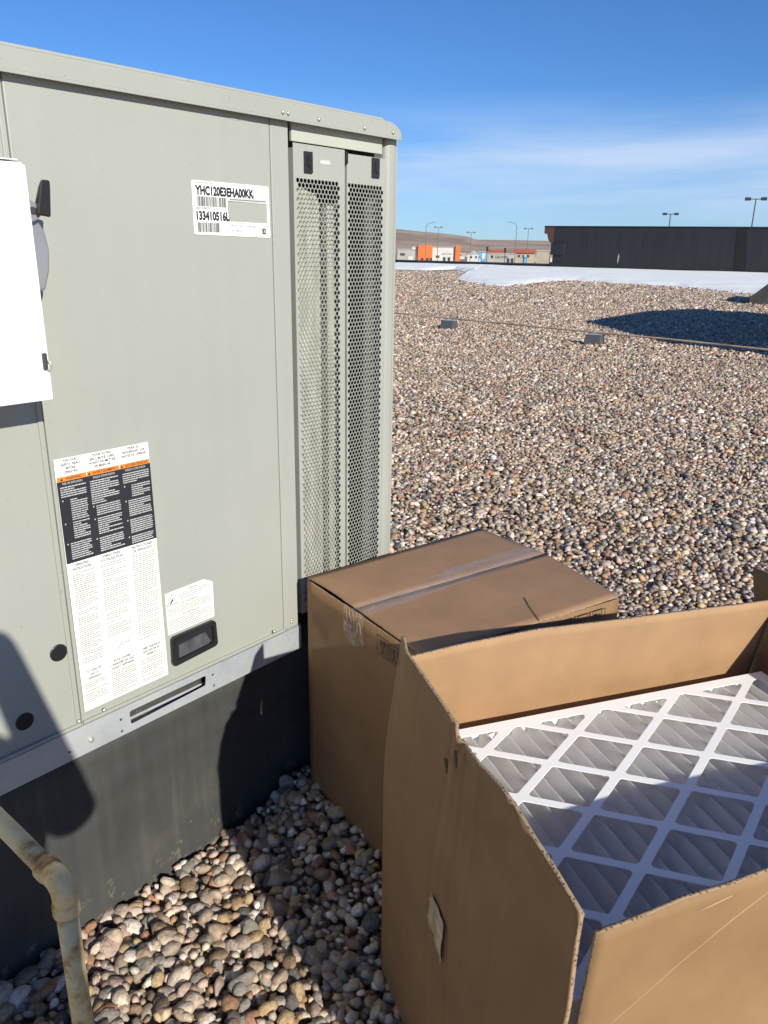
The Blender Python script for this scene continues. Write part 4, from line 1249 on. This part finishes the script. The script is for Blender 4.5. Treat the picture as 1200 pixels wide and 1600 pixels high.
# ------------------------------------------------------------------ white disconnect switch
ds = thing('disconnect_switch', 'white electrical disconnect box with a side lever at the left frame edge', 'switch box', (.45, 1.36, 1.25))
class DB(UB): pass
DB.root = ds
DB().box(.22, .650, 1.302, 1.418, 1.248, 1.620).build('enclosure', M['white'], ds, bevel=.003)
DB().box(.216, .6515, 1.2985, 1.3015, 1.2455, 1.6165).build('cover', M['white'], ds, bevel=.0015)
DB().box(.216, .640, 1.2975, 1.345, 1.6215, 1.6235).build('hood', M['white'], ds, bevel=.0008)
DB().prism([(.652, 1.44), (.668, 1.422), (.680, 1.424), (.691, 1.455), (.695, 1.490), (.690, 1.520), (.674, 1.546), (.652, 1.553)], (0, 1.335, 0), (1, 0, 0), (0, 0, 1), (0, .022, 0)).build('lever_housing', M['grey_metal'], ds, bevel=.004)
lv = DB().prism([(.652, 1.528), (.672, 1.535), (.690, 1.552), (.686, 1.560), (.672, 1.562), (.652, 1.575)], (0, 1.322, 0), (1, 0, 0), (0, 0, 1), (0, .012, 0)).build('lever', M['grey_metal'], ds, bevel=.002)
DB().tube([(.6665, 1.3215, 1.550), (.6665, 1.3205, 1.550)], .006, 10).build('eyelet', M['dark_metal'], lv)
gr_ = DB().add([(.668, 1.312, 1.543), (.692, 1.312, 1.540), (.696, 1.336, 1.542), (.672, 1.336, 1.546),
          (.678, 1.306, 1.598), (.693, 1.306, 1.598), (.706, 1.330, 1.586), (.688, 1.336, 1.590)],
         [(0, 1, 2, 3), (4, 7, 6, 5), (0, 4, 5, 1), (1, 5, 6, 2), (2, 6, 7, 3), (3, 7, 4, 0)]).build('grip', M['black_plastic'], ds, bevel=.003)
DB().prism([(.652, 1.375), (.664, 1.35), (.668, 1.39), (.667, 1.425), (.652, 1.435)], (0, 1.335, 0), (1, 0, 0), (0, 0, 1), (0, .05, 0)).build('hinge_bar', M['dark_metal'], ds)
DB().box(.6395, .6465, 1.2920, 1.2980, 1.298, 1.325).build('latch', M['dark_metal'], ds, bevel=.001)
DB().tube([(.6455, 1.296, 1.312), (.650, 1.292, 1.310), (.652, 1.292, 1.303), (.649, 1.294, 1.296), (.645, 1.296, 1.298)], .0020, 6).build('latch_loop', M['screw'], ds, smooth=True)

# ------------------------------------------------------------------ rusty pipe
gp2 = thing('painted_pipe', 'cream painted iron pipe with rust patches bending down into the gravel, lower left', 'pipe', (.423, 1.0, -.03))
MB().tube([(0, 0, 0), (0, 0, .52)], .0165, 20).build('riser', M['rusty'], gp2, smooth=True)
MB().tube([(0, .06, .585), (-.0, .50, .585)], .0165, 20).build('run', M['rusty'], gp2, smooth=True)
MB().tube([(0, 0, .545)] + [(0, .022 - .022 * math.cos(q), .563 + .022 * math.sin(q)) for q in [i * math.pi / 16 for i in range(9)]] + [(0, .044, .585)], .0190, 20).build('elbow', M['rusty'], gp2, smooth=True)
MB().tube([(0, 0, .528), (0, 0, .531), (0, 0, .548), (0, 0, .551)], [.0190, .0210, .0210, .0190], 20).build('collar', M['rusty'], gp2, smooth=True)
MB().tube([(0, .036, .585), (0, .039, .585), (0, .056, .585), (0, .059, .585)], [.0190, .0210, .0210, .0190], 20).build('collar', M['rusty'], gp2, smooth=True)

# ------------------------------------------------------------------ CLOSED CARTON
b1 = thing('closed_carton', 'closed brown cardboard carton sealed with clear tape, standing against the coil guards', 'cardboard box', (1.310, 1.363, 0), B1A)
c1 = [Vector((0, 0)), Vector((.632, .001)), Vector((.558, -.560)), Vector((-.030, -.495))]
HB = .683
def wall_fn(a, b, z0, z1, bulge):
    def P(s, t):
        p = a.lerp(b, s); n = Vector((b.y - a.y, a.x - b.x)).normalized()
        k = math.sin(math.pi * s) * math.sin(math.pi * min(1, t * 1.02)) * bulge
        return (p.x - n.x * k, p.y - n.y * k, z0 + (z1 - z0) * t)
    return P
for i in range(4):
    a, b = c1[i], c1[(i + 1) % 4]
    sheet('side_panel', wall_fn(a, b, 0.002, HB - .006, -.006), 20, 20, .005, [M['card_shaded'], M['card_edge']], b1, .0010, 4, i * 3.1)
# two top flaps meeting at the taped seam (seam runs along local x)
sL, sR = Vector((-.012, -.226)), Vector((.634, -.257))
def flap_far(s, t):
    a = c1[0].lerp(c1[1], s); b = sL.lerp(sR, s); p = a.lerp(b, t)
    return (p.x, p.y, HB + .004 * math.sin(math.pi * t) * (1 - s) + .002 * (1 - s) * t)
def flap_near(s, t):
    a = sL.lerp(sR, s); b = (c1[3] + Vector((-.004, -.004))).lerp(c1[2], s); p = a.lerp(b, t)
    drop = 0.0
    if s > .42:                                              # soft crushed fold on the right half
        drop = -.003 * math.sin(math.pi * (s - .42) / .58) * t
    return (p.x, p.y, HB + .002 * (1 - s) * (1 - t) + drop - .012 * max(0, t - .8) * max(0, .25 - s) * 4)
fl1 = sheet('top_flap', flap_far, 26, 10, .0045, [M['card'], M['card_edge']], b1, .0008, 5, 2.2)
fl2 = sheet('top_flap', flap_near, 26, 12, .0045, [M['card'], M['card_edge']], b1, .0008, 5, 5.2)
# tape over the top and down the left side
def tp(s, t):
    a = Vector((-.012, -.175)).lerp(Vector((.628, -.190)), s); b = Vector((-.016, -.275)).lerp(Vector((.634, -.262)), s)
    if s > .12:
        b = b.lerp(a, .0)
    p = a.lerp(b, t)
    return (p.x, p.y, HB + .0046 + .0008 * mnoise.noise(Vector((s * 30, t * 6, 1))))
sheet('tape', tp, 60, 10, .0003, [M['tape']], b1)
def tp2(s, t):
    y = -.19 - .085 * s; x = -.0158 - .0012 * t * 0 + (-.030 - 0) * (-y) / .495 * 0
    xe = -.030 * (-y / .495)
    z = HB + .006 - .098 * t * (1 - .25 * abs(s - .45))
    return (xe - .0085 - .0012 * mnoise.noise(Vector((s * 12, t * 3, 4))) - .003 * math.sin(math.pi * t), y, z)
sheet('tape', tp2, 16, 16, .0003, [M['tape']], b1)
mb = MB()
for k in range(7):                                          # wrinkles pulled up in the tape end
    y0 = -.20 - k * .011; n_ = 6
    pts = [(-.030 * (-y0 / .495) - .0125 - .001 * math.sin(q), y0 + .006 * math.sin(q * .7 + k), HB + .002 - (.03 + .05 * rnd.random()) * q / n_) for q in range(n_)]
    mb.tube(pts, .0007, 5)
mb.build('tape_wrinkle', M['card_in'], b1, smooth=True)
mb = MB()
mb.tube([(-.008, -.228, HB + .0042), (.15, -.232, HB + .0044), (.35, -.240, HB + .0042), (.632, -.2565, HB + .0042)], .0006, 5)
mb.build('seam_crease', M['card_in'], b1)
MB().tube([(.36, -.426, HB + .003), (.330, -.470, HB + .0032), (.292, -.533, HB + .003)], .0014, 5).build('cut_mark', M['card_edge'], b1)

# printed handling marks
def icon(mb, kind, o, ax, ay, w, h):
    o, ax, ay = Vector(o), Vector(ax), Vector(ay)
    t = .0024
    def rect(x0, x1, y0, y1): mb.add([o + ax * x0 + ay * y0, o + ax * x1 + ay * y0, o + ax * x1 + ay * y1, o + ax * x0 + ay * y1], [(0, 1, 2, 3)])
    def poly(ps): mb.add([o + ax * (p[0] * w) + ay * (p[1] * h) for p in ps], [tuple(range(len(ps)))])
    rect(0, w, 0, t); rect(0, w, h - t, h); rect(0, t, t, h - t); rect(w - t, w, t, h - t)
    if kind == 'glass':
        poly([(.25, .86), (.46, .82), (.42, .70), (.54, .66), (.46, .5), (.30, .56)])
        poly([(.52, .84), (.78, .86), (.72, .56), (.52, .5), (.60, .66), (.50, .70)])
        poly([(.47, .5), (.55, .5), (.55, .2), (.47, .2)]); poly([(.3, .14), (.72, .14), (.72, .2), (.3, .2)])
    elif kind == 'arrows':
        for cx in (.32, .68):
            poly([(cx - .06, .26), (cx + .06, .26), (cx + .06, .66), (cx - .06, .66)]); poly([(cx - .13, .66), (cx + .13, .66), (cx, .86)])
        poly([(.14, .14), (.86, .14), (.86, .2), (.14, .2)])
    else:
        poly([(.18, .56), (.26, .72), (.40, .8), (.6, .8), (.74, .72), (.82, .56), (.66, .6), (.5, .55), (.34, .6)])
        poly([(.47, .55), (.53, .55), (.53, .2), (.47, .2)]); poly([(.38, .14), (.53, .14), (.53, .2), (.38, .22)])
        for q in ((.3, .88), (.5, .9), (.7, .87), (.4, .84)): poly([(q[0], q[1]), (q[0] + .04, q[1]), (q[0] + .02, q[1] - .05)])
def face_frame(a, b, out=.0085):
    d = (b - a).normalized(); n = Vector((d.y, -d.x)) if False else Vector((d.y, -d.x))
    return a, d, n
mb = MB()
a_, d_ = c1[0], (c1[3] - c1[0]).normalized()
n_ = Vector((d_.y, -d_.x))
if n_.x > 0: n_ = -n_
for (s0, kind) in ((.336, 'glass'), (.388, 'arrows')):
    p = a_ + d_ * s0 + n_ * .0125
    icon(mb, kind, (p.x, p.y, .622), (d_.x, d_.y, 0), (0, 0, 1), .045, .048)
d_ = (c1[2] - c1[3]).normalized(); n_ = Vector((d_.y, -d_.x))
for (s0, kind) in ((.385, 'glass'), (.437, 'arrows'), (.488, 'umbrella')):
    p = c1[3] + d_ * s0 + n_ * .0125
    icon(mb, kind, (p.x, p.y, .616), (d_.x, d_.y, 0), (0, 0, 1), .046, .056)
mb.build('handling_marks', M['ink'], b1, fix=False)

# ------------------------------------------------------------------ OPEN CARTON
b2 = thing('open_carton', 'open brown cardboard carton with upright ragged walls and white air filters inside', 'cardboard box', (.982, .795, 0), B2A)
def lerp_pts(pts, x):
    if x <= pts[0][0]: return pts[0][1]
    for (x0, y0), (x1, y1) in zip(pts, pts[1:]):
        if x <= x1: return y0 + (y1 - y0) * (x - x0) / (x1 - x0)
    return pts[-1][1]
def smooth(t): return t * t * (3 - 2 * t)
TH = .0055
CM = [M['card_open'], M['card_edge']]
def left_wall(s, t):
    ztop = lerp_pts([(0, .838), (.12, .836), (.25, .832), (.44, .828), (.48, .812), (.52, .818), (.7, .838), (.85, .826), (1, .803)], s)
    z = .002 + (ztop - .002) * t
    v0 = lerp_pts([(0, -.048), (.50, -.050), (.56, -.044), (.838, 0.0)], z)
    v1 = lerp_pts([(0, .598), (.55, .600), (.64, .606), (.81, .615)], z) + .0025 * math.sin(z * 31)
    v = v0 + (v1 - v0) * s
    x = -.010 * math.sin(math.pi * s) * math.sin(math.pi * min(1, z / .8))                 # belly
    k = max(0, (z - .70) / .13)
    x += -.009 * smooth(min(1, k)) * math.exp(-((s - .68) / .22) ** 2)                     # loose strip leaning out
    for cs, ca, sl in ((.20, .0012, .03), (.415, .0022, .05), (.455, -.002, .02), (.53, .0024, -.04), (.60, -.0018, -.02), (.74, .0014, .03)):
        x += ca * math.exp(-((s - cs - sl * (z - .5)) / .011) ** 2) * smooth(min(1, max(0, z / .25))) * (1 + .5 * mnoise.noise(Vector((cs * 40, z * 6, 0))))
    x += -.005 * math.exp(-((z - .775 - .05 * math.sin(s * 9)) / .010) ** 2) * math.exp(-((s - .7) / .2) ** 2)
    x += .006 * math.exp(-((s - .48 - (z - .8) * .6) / .012) ** 2) * smooth(min(1, max(0, (z - .72) / .1)))
    x += .012 * smooth(min(1, max(0, (.10 - s) / .10))) * smooth(min(1, max(0, (z - .55) / .3)))
    return (x, -v, z)
lw_ = sheet('side_wall', left_wall, 110, 64, TH, CM, b2, .0020, 4, 1.7)
def far_wall(s, t):
    u = .006 + .866 * s
    ztop = lerp_pts([(0, .790), (.15, .799), (.33, .806), (.55, .800), (.8, .797), (1, .792)], s)
    z = .002 + (ztop - .002) * t
    y = lerp_pts([(0, .048), (.50, .050), (.56, .046), (.80, .004)], z) + .004 * math.sin(s * 5)* t
    return (u, y, z)
sheet('side_wall', far_wall, 60, 40, TH, [M['card_in'], M['card_edge']], b2, .0018, 5, 4.9)
def near_wall(s, t):
    u = .010 + .865 * s
    ztop = lerp_pts([(0, .786), (.03, .789), (.13, .802), (.20, .800), (.32, .803), (1, .80)], s)
    z = .002 + (ztop - .002) * t
    v = lerp_pts([(0, .600), (.56, .601), (.80, .622)], z) + .006 * math.sin(s * 7 + 1) * t
    u += .012 * (1 - t) * (1 - s)
    return (u, -v, z)
sheet('side_wall', near_wall, 60, 40, TH, [M['card_open'], M['card_edge']], b2, .0018, 5, 8.3)
def right_wall(s, t):
    ztop = lerp_pts([(0, .830), (.12, .835), (.25, .80), (1, .80)], s)
    z = .002 + (ztop - .002) * t
    v = lerp_pts([(0, -.048), (.56, -.046), (.70, -.055), (.835, -.095)], z) * (1 - s) + .600 * s
    return (.880 + .012 * t * t, -v, z)
sheet('side_wall', right_wall, 50, 36, TH, [M['card_open'], M['card_edge']], b2, .003, 5, 12.3)
MB().box(.01, .87, -.595, .042, .003, .008).build('bottom', M['card_in'], b2)
for (v_, z_, dv, dz) in ((.302, .808, -.010, -.022), (.268, .772, -.012, -.020)):
    MB().prism([(0, 0), (.004, .003), (-dv + .002, dz * -.2 + .002), (-dv, dz)], (-.0185, -v_, z_), (0, -1, 0), (0, 0, 1), (-.0012, 0, 0)).build('torn_slit', M['shoe'], b2)
# scrap of clear film on the left wall
def fm(s, t):
    a = Vector((.2405, .490)).lerp(Vector((.2925, .473)), t); b = Vector((.2270, .4290)).lerp(Vector((.2865, .383)), t)
    a = Vector((.2405, .490)).lerp(Vector((.2270, .4290)), t); b = Vector((.2925, .4732)).lerp(Vector((.2865, .383)), t)
    p = a.lerp(b, s)
    x = -.010 * math.sin(math.pi * (p.x + .05) / .65) * math.sin(math.pi * min(1, p.y / .8))
    return (x - .0085 - .0025 * mnoise.noise(Vector((s * 3, t * 5, 0))), -p.x, p.y)
M['film_scrap'] = mat('torn_paper_scrap', (0.50, 0.38, 0.25), 0.25, vary=.25, vscale=30)
sheet('film_scrap', fm, 8, 10, .0003, [M['film_scrap']], b2)
# tape line across the near wall
M['crease'] = mat('pale_crease', (0.40, 0.28, 0.17), 0.6)
def on_near(u, z, off=.0030):
    p = near_wall((u - .010) / .865, z / .80)
    return (p[0], p[1] - off, z)
for pts in ([(.030, .585), (.065, .620), (.105, .655), (.138, .685), (.206, .733), (.268, .769)], [(.150, .772), (.197, .780)]):
    MB().tube([on_near(*q) for q in pts], .0009, 5).build('tape_crease', M['crease'], b2, smooth=True)

# ---- pleated air filters in the open carton
FZ = .630
fx0, fx1, fy0, fy1 = .014, .850, -.585, -.018
Pp, Qq = .192, .133
ax0, ay0 = .334, -.095
def clip(poly, x0, x1, y0, y1):
    for (ax_, lim, sg) in ((0, x0, 1), (0, x1, -1), (1, y0, 1), (1, y1, -1)):
        out = []
        for i in range(len(poly)):
            a, b = poly[i - 1], poly[i]
            ia, ib = (a[ax_] - lim) * sg >= 0, (b[ax_] - lim) * sg >= 0
            if ia != ib:
                t = (lim - a[ax_]) / (b[ax_] - a[ax_]); out.append((a[0] + (b[0] - a[0]) * t, a[1] + (b[1] - a[1]) * t))
            if ib: out.append(b)
        poly = out
        if not poly: return []
    return poly
holes = []
hw = .0074                                                   # half width of a lattice strip
nrm = math.hypot(Pp, Qq)
dx, dy = hw * nrm / Qq, hw * nrm / Pp
for i in range(-4, 6):
    for j in range(-5, 6):
        for (ox, oy) in ((0, 0), (.5, .5)):
            cx, cy = ax0 + (i + .5 + ox) * Pp, ay0 - (j + oy) * Qq
            d = [(cx - Pp / 2 + dx, cy), (cx, cy - Qq / 2 + dy), (cx + Pp / 2 - dx, cy), (cx, cy + Qq / 2 - dy)]
            c_ = clip(d, fx0 + .026, fx1 - .026, fy0 + .024, fy1 - .024)
            if len(c_) >= 3:
                ar = abs(sum(c_[k - 1][0] * c_[k][1] - c_[k][0] * c_[k - 1][1] for k in range(len(c_)))) / 2
                if ar > .0006:
                    q = []
                    for p in c_:
                        if not q or (abs(p[0] - q[-1][0]) + abs(p[1] - q[-1][1])) > .004: q.append(p)
                    if (abs(q[0][0] - q[-1][0]) + abs(q[0][1] - q[-1][1])) < .004: q.pop()
                    if len(q) >= 3: holes.append(rounded(q, .0065, 4))
def make_filter(z, label, group):
    t = thing('air_filter', label, 'air filter', (.982, .795, z), B2A, group)
    return t
tf = make_filter(FZ, 'white pleated air filter with diamond cut-out frame, top one in the open carton', 'pleated air filters stacked in the open carton')
lat = plate('lattice_frame', [(fx0, fy0), (fx1, fy0), (fx1, fy1), (fx0, fy1)], holes, .0016, M['filter_card'], tf, Matrix.Translation((0, 0, 0)))
FT = .092
mb = MB()
mb.box(fx0, fx0 + .002, fy0, fy1, -FT, -.0012).box(fx1 - .002, fx1, fy0, fy1, -FT, -.0012)
mb.box(fx0 + .0025, fx1 - .0025, fy0, fy0 + .002, -FT, -.0012).box(fx0 + .0025, fx1 - .0025, fy1 - .002, fy1, -FT, -.0012)
rimo = mb.build('side_frame', M['filter_card'], tf)
# pleats: folded sheet running across, a soft ragged crest every 34 mm
vs, fs = [], []
pitch = .0345; ncr = int((fx1 - fx0 - .01) / pitch)
prof = [(0.0, -.048), (.04, -.0465), (.30, -.0240), (.430, -.0085), (.462, -.0030), (.538, -.0032), (.560, -.0085), (.96, -.0465)]
ny = 44
cols_ = []
for k in range(ncr):
    for (pu, pz_) in prof: cols_.append((fx0 + .006 + (k + pu) * pitch, pz_, pu))
cols_.append((fx0 + .006 + ncr * pitch, -.048, 0))
for (x, z, pu) in cols_:
    for j in range(ny + 1):
        y = fy0 + .005 + (fy1 - fy0 - .010) * j / ny
        q = Vector((x * 3, y * 9, 0))
        cr_w = math.exp(-((pu - .5) / .06) ** 2)
        dx_ = .0045 * mnoise.noise(Vector((x * 14, y * 7, 2.0)))
        dz = (-.0015 + .0022 * mnoise.noise(Vector((x * 30, y * 38, 5)))) * cr_w + .0025 * mnoise.noise(Vector((x * 22, y * 16, 9))) * (1 - cr_w)
        vs.append((x + dx_, y, z + dz))
for i in range(len(cols_) - 1):
    for j in range(ny):
        a = i * (ny + 1) + j; fs.append((a, a + 1, a + ny + 2, a + ny + 1))
ple = MB().add(vs, fs).build('pleated_media', M['media'], tf, smooth=True, fix=False)
FT2 = FT + .004
for k in range(1, 6):
    t = thing('air_filter', 'white pleated air filter lying hidden under the top one in the open carton', 'air filter', (.982, .795, FZ - k * FT2), B2A, 'pleated air filters stacked in the open carton')
    for src in (lat, rimo, ple):
        o = src.copy(); C.objects.link(o); o.parent = t
MB().box(.03, .84, -.57, -.03, .010, FZ - 5 * FT2 - FT - .004).build('packing_pad', M['card_in'], b2)

# ------------------------------------------------------------------ the photographer, out of frame, whose shadow falls on the unit
def person():
    t = thing('person', 'person in a dark jacket holding up a phone, standing just left behind the viewpoint', 'person', (-.145, -.292, 0))
    hd = Vector((.764, .645, 0)); rt = Vector((.649, -.760, 0)); c = Vector((0, 0, 0))
    def b(r, f, z): return rt * r + hd * f + Vector((0, 0, z))
    base = Vector((-.145, -.292, 0))
    elbow = Vector((.125, -.20, 1.12)) - base; hand = Vector((.045, -.075, 1.575)) - base
    elbow_l = b(-.27, .10, 1.12); hand_l = Vector((-.07, .01, 1.42)) - base
    V = [b(0, 0, .98), b(0, -.02, 1.18), b(0, -.01, 1.38), b(0, .01, 1.52), b(0, .03, 1.60), b(0, .04, 1.68),
         b(.19, -.01, 1.40), elbow, hand, b(-.19, -.01, 1.40), elbow_l, hand_l,
         b(.10, .0, .90), b(.11, .03, .50), b(.11, 0, .09), b(.12, .15, .05),
         b(-.10, .0, .90), b(-.11, .05, .50), b(-.12, .02, .09), b(-.13, .17, .05)]
    E_ = [(0, 1), (1, 2), (2, 3), (3, 4), (4, 5), (2, 6), (6, 7), (7, 8), (2, 9), (9, 10), (10, 11), (0, 12), (12, 13), (13, 14), (14, 15), (0, 16), (16, 17), (17, 18), (18, 19)]
    R_ = [.15, .145, .15, .06, .085, .075, .075, .062, .036, .075, .062, .036, .10, .072, .05, .042, .10, .072, .05, .042]
    me = bpy.data.meshes.new('body'); me.from_pydata([tuple(v) for v in V], E_, [])
    me.materials.append(M['jacket'])
    o = link(bpy.data.objects.new('body', me), t)
    sk = o.modifiers.new('skin', 'SKIN'); sk.use_smooth_shade = True
    for i, r in enumerate(R_):
        me.skin_vertices[0].data[i].radius = (r, r * (.72 if i in (0, 1, 2) else 1))
        me.skin_vertices[0].data[i].use_root = (i == 0)
    sb_ = o.modifiers.new('sub', 'SUBSURF'); sb_.levels = 2; sb_.render_levels = 2
    # cap-like hair, phone and fingers
    mb = MB()
    n = 12
    for i in range(6):
        pass
    hp = b(0, .02, 1.665)
    rings = []
    for i in range(7):
        ph = math.pi / 2 * i / 6
        rings.append([hp + Vector((.102 * math.cos(ph) * math.cos(q), .102 * math.cos(ph) * math.sin(q), .125 * math.sin(ph))) for q in [2 * math.pi * k / n for k in range(n)]])
    mb.add([q for r in rings for q in r], [(i * n + k, i * n + (k + 1) % n, (i + 1) * n + (k + 1) % n, (i + 1) * n + k) for i in range(6) for k in range(n)])
    mb.build('hair', M['hair'], t, smooth=True)
    for (h0, sg) in ((hand, 1), (hand_l, -1)):
        for k in range(5):
            st_ = h0 + Vector((0, 0, .02)) + hd * (.012 * (k - 2)) * .3 + Vector((0, 0, .014 * (k - 2) * .5))
            L_ = (.05, .07, .078, .072, .058)[k]
            p1 = st_ + (Vector((0, 0, 1)) * (.6 if k else .2) + hd * (.3 - .15 * k)) .normalized() * L_ * .6
            p2 = p1 + (rt * -sg * .5 + Vector((0, 0, .5)) + hd * .2).normalized() * L_ * .4
            MB().tube([st_, p1, p2], [.0095, .0085, .007], 8).build('finger', M['skin'], t, smooth=True)
    return t
person()
for o in C.objects:
    if o.parent and o.name.split('.')[0] in ('lettering', 'fine_print', 'handling_marks', 'pen_marks', 'tape_wrinkle', 'bare_patch'):
        o['kind'] = 'stuff'
ph = thing('phone', 'black smartphone held upright in the photographer\'s hand at the viewpoint', 'phone', (-.035, -.030, 1.47))
PR = Matrix(((RIGHT.x, -DOWN.x, -FWD.x, 0), (RIGHT.y, -DOWN.y, -FWD.y, 0), (RIGHT.z, -DOWN.z, -FWD.z, 0), (0, 0, 0, 1)))
mb = MB().prism(rounded([(-.037, -.125), (.037, -.125), (.037, .028), (-.037, .028)], .009, 5), (0, 0, .012), (1, 0, 0), (0, 1, 0), (0, 0, .008))
mb.v = [tuple(PR @ Vector(p) + Vector((.035, .030, .03))) for p in mb.v]
mb.build('case', M['phone'], ph)
